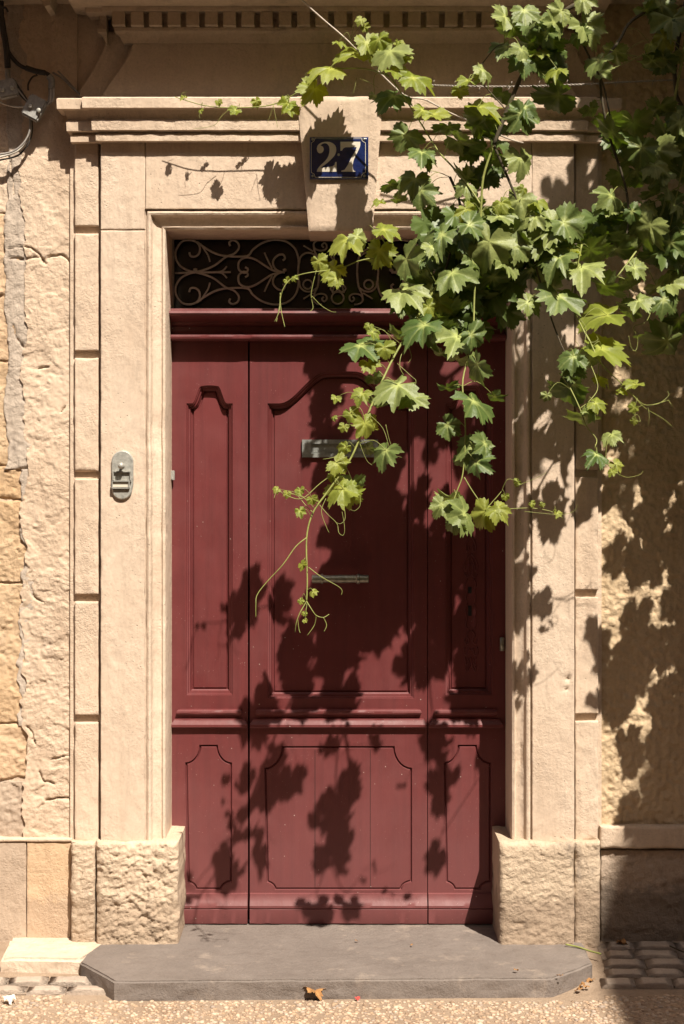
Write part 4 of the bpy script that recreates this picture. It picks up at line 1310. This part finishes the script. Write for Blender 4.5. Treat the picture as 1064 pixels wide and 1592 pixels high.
lv('d', (662, 431, 34), (683, 502, 44), (704, 487, 52), (744, 430, 54), (746, 466, 52), (772, 437, 52), (730, 402, 44), (735, 488, 40), (622, 526, 42), (683, 552, 28), (720, 450, 48), (758, 455, 40), (690, 515, 40), (664, 465, 34))
# lower centre shoot
lv('f', (609, 602, 64), (640, 622, 48))
lv('y', (561, 615, 36), (575, 568, 30), (548, 647, 26), (534, 665, 18), (570, 664, 44), (522, 620, 14), (519, 650, 11), (535, 697, 24), (527, 723, 28), (519, 741, 22), (527, 765, 44), (430, 762, 12), (447, 769, 12), (467, 764, 17), (486, 778, 20), (467, 797, 20), (471, 880, 22), (488, 921, 13), (469, 935, 12), (473, 954, 9), (475, 965, 8), (548, 770, 40))
lv('p', (596, 707, 48))
lv('d', (576, 700, 32), (548, 757, 40), (590, 625, 30), (585, 590, 26))
# chain over the narrow leaf
lv('p', (738, 573, 46), (742, 630, 64), (733, 702, 48), (752, 692, 38), (745, 721, 42), (718, 800, 48), (706, 817, 36), (684, 790, 28), (701, 664, 32))
lv('d', (698, 606, 34), (772, 619, 28), (699, 775, 44), (725, 715, 34), (720, 560, 34))
lv('y', (750, 802, 42), (777, 795, 38), (804, 751, 15), (787, 773, 13), (828, 784, 13), (843, 785, 11), (867, 799, 15))
# group at the right jamb
lv('d', (877, 607, 56), (903, 651, 54), (912, 559, 44), (898, 602, 36))
lv('p', (850, 617, 18), (921, 642, 30), (952, 679, 38), (925, 708, 34), (886, 557, 42), (896, 575, 34))
lv('n', (930, 628, 30), (932, 492, 62), (948, 545, 62), (937, 589, 32), (985, 598, 28), (967, 610, 24))
lv('y', (960, 724, 24), (951, 734, 15), (985, 635, 17), (985, 655, 11))
lv('f', (868, 465, 60), (905, 420, 62), (864, 403, 54))
lv('d', (946, 451, 54), (850, 449, 48), (834, 421, 52), (1026, 449, 44), (1031, 538, 66), (1056, 505, 54), (978, 483, 32), (958, 394, 48), (923, 394, 50), (1045, 407, 48))
lv('p', (827, 474, 34), (997, 469, 40), (1038, 470, 44), (992, 419, 34), (1042, 385, 46))
# core of the mass by the lintel
lv('d', (699, 201, 40), (721, 226, 48), (751, 239, 52), (750, 201, 44), (783, 250, 32), (721, 276, 38), (736, 316, 38), (701, 337, 34), (828, 325, 28), (783, 363, 44), (760, 345, 44), (800, 350, 44), (820, 395, 46), (775, 400, 44), (800, 425, 40), (862, 420, 44))
lv('p', (812, 252, 46), (721, 291, 38), (693, 365, 46), (738, 350, 40), (718, 372, 46), (804, 318, 46), (785, 337, 46), (830, 340, 44), (849, 356, 60), (868, 353, 50), (802, 370, 46), (808, 387, 42), (843, 382, 46), (864, 390, 40), (886, 350, 48), (740, 410, 46), (812, 405, 42))
lv('y', (729, 329, 34), (781, 318, 26), (812, 295, 22))
lv('n', (840, 314, 40), (880, 385, 40))
# top
lv('p', (782, 25, 36), (816, 20, 40), (836, 36, 48), (860, 40, 44), (846, 56, 44), (786, 75, 42), (811, 80, 30), (814, 97, 40), (818, 170, 36), (807, 184, 48), (915, 46, 52), (902, 58, 34), (928, 97, 50), (937, 112, 34), (1030, 14, 48), (1046, 34, 54), (1036, 48, 40), (1055, 180, 40), (908, 2, 36), (870, 20, 36), (755, 112, 34))
lv('d', (821, 68, 34), (828, 104, 52), (857, 150, 56), (746, 188, 48), (778, 150, 34), (958, 86, 42), (1008, 20, 44), (1029, 100, 50), (1011, 97, 36), (1041, 90, 44), (1027, 173, 52), (949, 192, 50), (921, 173, 36), (862, 68, 40), (790, 45, 34), (840, 90, 40))
lv('n', (755, 168, 64), (862, 110, 36), (841, 80, 30), (725, 125, 28))
lv('y', (745, 120, 26), (716, 143, 24), (1036, 60, 32), (1013, 70, 20))
# right edge
lv('d', (946, 208, 54), (987, 201, 62), (987, 246, 40), (972, 237, 36), (997, 272, 50), (968, 275, 40), (954, 341, 40), (987, 372, 46), (943, 372, 54), (906, 383, 56), (930, 390, 46), (970, 390, 50), (1052, 230, 54), (1056, 275, 54), (1030, 215, 48), (1056, 330, 40), (1020, 300, 40), (1015, 400, 46), (985, 435, 40))
lv('p', (1054, 197, 40), (1025, 241, 54), (997, 237, 44), (1025, 272, 40), (1019, 259, 34), (954, 310, 46), (941, 325, 38), (1008, 327, 44), (987, 332, 30), (1007, 359, 60), (1048, 370, 60), (1043, 299, 38), (1052, 321, 34), (877, 365, 44), (1050, 440, 44))
rl = random.Random(21)
def frame_from(n_, tip):
    n_ = n_.normalized(); tdir = (tip - n_ * tip.dot(n_)).normalized()
    yax = -tdir; xax = yax.cross(n_)
    return Matrix((xax, yax, n_)).transposed()
stalks = MB()
def nearest_stem(p):
    best = None; bd = 9
    for q in stems:
        d = (q - p).length
        if d < bd: bd = d; best = q
    return best, bd
def place_leaf(kind, px, py, wpx):
    off = {'p': -.03, 'f': -.04, 'd': .055, 'y': -.02, 'n': -.03}[kind] + rl.uniform(-.035, .035)
    if wpx < 16: off *= .3
    y = depth(px, py) + off
    c = P(px, py, y)
    size = wpx / sc(y) * (1.10 if wpx > 24 else 1.0) * rl.uniform(.90, 1.14)
    if kind == 'p': tilt, yaw, roll = rl.uniform(-8, 58), rl.uniform(-50, 55), rl.uniform(-75, 75)
    elif kind == 'f': tilt, yaw, roll = rl.uniform(48, 62), rl.uniform(-25, 30), rl.uniform(-60, 60)
    elif kind == 'd': tilt, yaw, roll = rl.uniform(-68, -32), rl.uniform(-55, 20), rl.uniform(-45, 45)
    elif kind == 'n': tilt, yaw, roll = rl.uniform(52, 68), rl.uniform(-30, 30), rl.choice((-1, 1)) * rl.uniform(50, 90)
    else: tilt, yaw, roll = rl.uniform(-5, 45), rl.uniform(-40, 40), rl.uniform(-60, 60)
    tl, yw, rr_ = R(tilt), R(yaw), R(roll)
    n_ = Vector((math.sin(yw) * math.cos(tl), -math.cos(yw) * math.cos(tl), math.sin(tl)))
    tip = Vector((math.sin(rr_), -.25, -math.cos(rr_)))
    rot = frame_from(n_, tip)
    mk = 'young' if kind in 'yn' else 'leaf'
    o = bpy.data.objects.new('leaf', LM[(mk, rl.randrange(14))])
    COL.objects.link(o); o.parent = vine
    o.matrix_basis = Matrix.Translation(c - VW) @ rot.to_4x4() @ Matrix.Diagonal((size * rl.uniform(.85, 1.15), size * rl.uniform(.85, 1.1), size * rl.uniform(.8, 1.4), 1))
    base = c + rot @ Vector((0, .165 * size, 0))
    q, bd = nearest_stem(base)
    if q is not None and bd < .17:
        mid = (base + q) / 2 + Vector((rl.uniform(-.01, .01), -.01, rl.uniform(.0, .025) + bd * .12))
        stalks.tube([base, mid, q], .0011 if wpx > 24 else .0008, 5, 4)
for it in LEAVES: place_leaf(*it)
so_ = stalks.build('leaf_stalk_mass', M['shoot'], vine, fix=False); so_['kind'] = 'stuff'

# tendrils
def tendril(pts, r=.0011, mat='shoot', off=-.01):
    w_ = [VP(a, b_, off + rl.uniform(-.006, .006)) for a, b_ in pts]
    mb = MB(); mb.tube(w_, lambda t_: r * (1 - .45 * t_), 5, 5); mb.build('tendril', M[mat], vine)
tendril([(477, 836), (460, 850), (440, 878), (415, 905), (400, 925), (398, 940), (398, 960)], .0020)
tendril([(480, 882), (500, 897), (525, 911), (532, 918), (531, 925)], .0016)
tendril([(477, 935), (467, 952), (461, 968), (459, 983)], .0020); tendril([(477, 935), (485, 948), (492, 957), (503, 960), (512, 955)], .0018)
tendril([(492, 957), (489, 972), (478, 988)], .0016); tendril([(503, 960), (508, 972), (504, 982)], .0016); tendril([(463, 962), (465, 978), (467, 984)], .0014)
tendril([(507, 775), (500, 795), (508, 820), (512, 828)], .0013); tendril([(497, 785), (510, 800), (524, 814), (527, 828), (534, 832), (536, 820), (532, 795)], .0012)
tendril([(534, 780), (537, 805), (530, 814), (522, 812)], .0011); tendril([(560, 770), (560, 786), (552, 794), (545, 792)], .0010)
tendril([(540, 722), (500, 750), (470, 775), (445, 770), (432, 762), (426, 775)], .0017); tendril([(487, 797), (475, 785), (462, 770), (448, 766)], .0014)
tendril([(575, 645), (595, 665), (604, 690), (608, 705), (625, 711)], .0011); tendril([(600, 660), (606, 685), (613, 703)], .0010); tendril([(560, 690), (570, 715), (580, 724)], .0010)
tendril([(530, 708), (515, 712), (502, 714)], .0012)
tendril([(515, 420), (480, 424), (455, 432), (440, 450), (434, 480), (430, 500)], .0020); tendril([(436, 455), (437, 480), (443, 508)], .0016); tendril([(436, 460), (434, 484), (427, 500)], .0013)
tendril([(492, 420), (486, 445), (484, 460), (487, 478), (482, 484)], .0013); tendril([(485, 460), (500, 475), (515, 484), (523, 485)], .0013)
tendril([(588, 400), (560, 405), (535, 415), (515, 420)], .0026); tendril([(636, 408), (612, 395), (590, 365), (575, 350)], .0022)
tendril([(640, 535), (625, 550), (622, 570), (628, 583)], .0014); tendril([(636, 540), (640, 555), (634, 565)], .0012); tendril([(618, 565), (640, 585), (647, 592), (644, 605)], .0012)
tendril([(500, 108), (488, 118), (478, 112), (474, 118)], .0014); tendril([(505, 112), (502, 122), (510, 124), (515, 112)], .0012); tendril([(505, 115), (525, 120), (536, 135)], .0010)
tendril([(555, 120), (552, 135), (549, 146)], .0009); tendril([(560, 122), (575, 128), (588, 136)], .0009); tendril([(425, 162), (428, 178), (432, 198)], .0012); tendril([(425, 164), (420, 180), (416, 190)], .0010)
tendril([(360, 167), (345, 180), (332, 195), (300, 200)], .0012); tendril([(320, 164), (310, 178), (312, 184)], .0010); tendril([(290, 156), (282, 146), (292, 142)], .0010)
tendril([(905, 508), (912, 522), (920, 532), (930, 528), (928, 522)], .0014); tendril([(890, 470), (898, 490), (911, 508), (910, 530), (908, 540)], .0011); tendril([(895, 530), (900, 536), (898, 540)], .0010)
tendril([(1016, 475), (1005, 500), (986, 508), (992, 525), (990, 543), (984, 545)], .0014); tendril([(978, 522), (982, 540), (990, 548)], .0011)
tendril([(1006, 630), (1025, 627), (1040, 615), (1038, 608)], .0012); tendril([(1040, 622), (1047, 634)], .0009); tendril([(1008, 633), (1010, 648), (1008, 662)], .0009)
tendril([(985, 640), (990, 652), (996, 655), (992, 645), (985, 648), (984, 656)], .0012); tendril([(958, 735), (975, 742), (995, 738), (1000, 732)], .0010)
tendril([(815, 795), (870, 800), (892, 795), (898, 785)], .0009); tendril([(804, 755), (830, 745), (850, 735)], .0009)
tendril([(1018, 78), (1000, 85), (985, 92), (960, 103), (945, 107)], .0017); tendril([(990, 87), (965, 82), (945, 76), (935, 76)], .0015); tendril([(985, 90), (975, 82), (990, 68), (1010, 60)], .0013)
tendril([(1064, 85), (1050, 70), (1040, 60), (1018, 78)], .0019)

# foliage of the same vine beyond the frame: shades the upper right of the wall
fm = MB()
uv_ = []
def add_leaf_to(mbx, c, size, rnd):
    me = LM[('leaf', rnd.randrange(14))]
    tl, yw, rr_ = R(rnd.uniform(0, 55)), R(rnd.uniform(-45, 45)), R(rnd.uniform(-70, 70))
    n_ = Vector((math.sin(yw) * math.cos(tl), -math.cos(yw) * math.cos(tl), math.sin(tl)))
    rot = frame_from(n_, Vector((math.sin(rr_), -.25, -math.cos(rr_))))
    mbx.add([c + rot @ (v.co * size) for v in me.vertices], [tuple(p.vertices) for p in me.polygons])
r3 = random.Random(5)
for k in range(240):
    x = r3.uniform(1.36, 2.3); z = r3.uniform(2.1, 3.55); y = r3.uniform(-.85, -.40)
    if X(1085, y) > x and Z(-15, y) > z: continue
    add_leaf_to(fm, Vector((x, y, z)), r3.uniform(.09, .15), r3)
for k in range(330):
    x = r3.uniform(1.16, 2.3); z = r3.uniform(3.50, 4.3); y = r3.uniform(-1.5, -.75)
    add_leaf_to(fm, Vector((x, y, z)), r3.uniform(.09, .14), r3)
for k in range(150):
    y = r3.uniform(-1.0, -.6); x = r3.uniform(X(1082, y) + .10, 2.05); z = r3.uniform(1.55, 2.45)
    add_leaf_to(fm, Vector((x, y, z)), r3.uniform(.09, .14), r3)
def fill(n, xa, xb, ya, yb, da, db, s0, s1):
    for k in range(n):
        px_, py_ = r3.uniform(xa, xb), r3.uniform(ya, yb)
        y = r3.uniform(da, db)
        add_leaf_to(fm, P(px_, py_, y), r3.uniform(s0, s1), r3)
fill(60, 645, 800, 335, 515, -.80, -.62, .10, .15)
fill(20, 790, 950, 340, 430, -.78, -.62, .09, .14)
fill(12, 940, 1064, 200, 430, -.70, -.55, .09, .13)
fill(8, 715, 790, 185, 290, -.76, -.66, .08, .11)
fill(8, 790, 880, 20, 120, -.80, -.70, .09, .12)
ff = fm.build('foliage', M['leaf'], vine, fix=False); ff['kind'] = 'stuff'

# support wires and a dead cane
def wire(name, label, pts, r, mat, cat, twist=False):
    t_ = [P(a, b_, y) for a, b_, y in pts]
    mb = MB()
    if twist:
        w_ = catmull(t_, 60)
        for ph in (0, math.pi):
            mb.tube([p + Vector((0, math.cos(i * .9 + ph), math.sin(i * .9 + ph))) * .0022 for i, p in enumerate(w_)], .0016, 5, 0)
        for i in range(12, len(w_) - 4, 26):
            p = w_[i]
            for a in (1, -1): mb.tube([p, p + Vector((.004 * a, -.006, .008 * a)), p + Vector((.006 * a, -.009, .016 * a))], .0012, 4, 0)
    else:
        mb.tube(t_, r, 7, 6)
    return tag(mb.build(name, M[mat], None), label, cat)
wire('support_wire', 'twisted metal wire with barbs stretched in front of the upper frieze behind the vine', [(640, 130, -.50), (700, 133, -.51), (800, 134, -.52), (900, 131, -.53), (1000, 126, -.54), (1200, 118, -.56)], .002, 'wire', 'wire', True)
wire('dead_cane', 'thin pale dead cane running diagonally down from the dentil cornice', [(440, -32, -.52), (470, 0, -.50), (503, 30, -.50), (540, 62, -.50), (590, 112, -.50), (630, 148, -.49), (662, 155, -.48), (700, 175, -.46), (735, 190, -.43), (790, 215, -.36), (815, 222, -.285)], .0030, 'dry_cane', 'cane')

# ------------------------------------------------------------------ litter
def dry_leaf(px, py, z, size, label, ang, mat='dry_leaf', k=0, fl=None):
    x, y = gpx(px, py, z)
    src = LM[('leaf', k % 9)]
    rot = Matrix.Rotation(ang, 3, 'Z') @ Matrix.Rotation(R(rl.uniform(-14, 14)), 3, 'X')
    co = [rot @ Vector((v.co.x, v.co.y, v.co.z * 1.5 + .35 * v.co.x * v.co.x)) * size for v in src.vertices]
    zm = min(c.z for c in co)
    me = bpy.data.meshes.new('dry_leaf')
    me.from_pydata([(c.x, c.y, c.z - zm) for c in co], [], [tuple(p.vertices) for p in src.polygons]); me.shade_smooth(); me.materials.append(M[mat])
    o = bpy.data.objects.new('dry_leaf', me); COL.objects.link(o); o.location = (x, y, z + .001)
    return tag(o, label, 'leaf')
dry_leaf(490, 1554, gz(-.78) + .003, .075, 'curled brown dry leaf lying in front of the doorstep', .6, k=1)
dry_leaf(968, 1471, gz(-.3) + .01, .045, 'pale tan dry leaf lying on the shaded setts', 1.2, k=2)
for k, (px, py) in enumerate(((180, 1518), (192, 1514), (204, 1518), (214, 1515), (172, 1521), (221, 1519))):
    o = dry_leaf(px, py, gz(-.68) + .002, rl.uniform(.03, .05), 'small brown leaf in the litter heap against the limestone block', rl.uniform(0, 6), k=k); o['group'] = 'leaf litter beside the limestone block'
for k, (px, py) in enumerate(((905, 1538), (917, 1530), (924, 1520), (899, 1544), (912, 1540), (929, 1512))):
    o = dry_leaf(px, py, gz(-.68) + .002, rl.uniform(.025, .04), 'small brown leaf in the litter by the clipped step corner', rl.uniform(0, 6), k=k); o['group'] = 'leaf litter beside the step corner'
for k, (px, py) in enumerate(((803, 1512), (868, 1519), (873, 1520), (555, 1465), (640, 1472))):
    o = dry_leaf(px, py, ST + .003, .012 + .006 * (k == 0), 'tiny tan leaf scrap on the grey doorstep', rl.uniform(0, 6), k=k); o['group'] = 'leaf scraps on the doorstep'
o = dry_leaf(556, 1556, gz(-.8) + .003, .018, 'small red petal on the pebbled ground', .4, 'petal', 3); o.name = 'petal'; o['category'] = 'petal'
o = dry_leaf(14, 1562, gz(-.82) + .003, .042, 'crumpled scrap of white paper on the pebbled ground', .4, 'paper', 4); o.name = 'paper_scrap'; o['category'] = 'paper'
mb = MB(); q = [gpx(a, b_, ST) for a, b_ in ((880, 1472), (900, 1475), (915, 1479), (935, 1483))]
mb.tube([(x, y, ST + .008 - .003 * i) for i, (x, y) in enumerate(q)], .0035, 6, 4)
tag(mb.build('twig', M['shoot'], None), 'yellowish fallen stalk lying over the back corner of the doorstep', 'twig')
for k, pts in enumerate((((975, 1451), (990, 1457), (995, 1458)), ((1042, 1472), (1060, 1480), (1072, 1484)), ((1005, 1535), (1030, 1532), (1050, 1536)))):
    lab = ('short dark twig at the foot of the dirty base wall', 'dark twig lying across the shaded setts', 'thin curved twig on the pebbles past the setts')[k]
    mb = MB(); z_ = (.006, .012, gz(-.68) + .006)[k]
    mb.tube([(*gpx(a, b_, z_), z_ + .002) for a, b_ in pts], .0028, 6, 4)
    tag(mb.build('twig', M['cane'], None), lab, 'twig')

# ------------------------------------------------------------------ houses across the street (behind the camera; they shade the lower right)
def house(name, label, x0, x1, yfront, yback, h, wins, doors):
    t_ = thing(name, label, 'house', ((x0 + x1) / 2, yfront, -.08))
    mb = MB(); mb.box(x0, x1, yback, yfront, -.12, h); wl = mb.build('wall', M['wall_far'], t_, False)
    mb = MB(); mb.box(x0 - .0, x1 + .35, yback - .3, yfront + .0, h + .001, h + .12)
    rf = mb.build('roof', M['tile'], t_, False)
    for (x, z) in wins:
        mb = MB(); mb.box(x - .5, x + .5, yfront + .002, yfront + .04, z, z + 1.6); wn = mb.build('window', M['wall_far'], t_, False)
        mb = MB(); mb.box(x - .42, x + .42, yfront + .041, yfront + .05, z + .08, z + 1.52); mb.build('pane', M['glass'], wn, False)
        for s_ in (-1, 1):
            mb = MB(); mb.box(x + s_ * .78 - .25, x + s_ * .78 + .25, yfront + .002, yfront + .05, z, z + 1.6); mb.build('shutter', M['shutter'], t_, False)
    for x in doors:
        mb = MB(); mb.box(x - .5, x + .5, yfront + .002, yfront + .05, -.06, 2.2); mb.build('door', M['shutter'], t_, False)
house('corner_house', 'tall cream rendered house standing forward across the lane to the right', 3.68, 12, -5.68, -11.0, 9.0, [(x, z) for z in (1.0, 4.0, 6.6) for x in (5.0, 7.8)], [6.4])
house('row_house', 'lower cream rendered house across the lane behind the viewer', -16.0, 3.60, -9.0, -15, 11.0, [(x, z) for z in (1.0, 4.2, 7.4) for x in (-13, -10, -7.2, -3.8, 1.6)], [-.9])
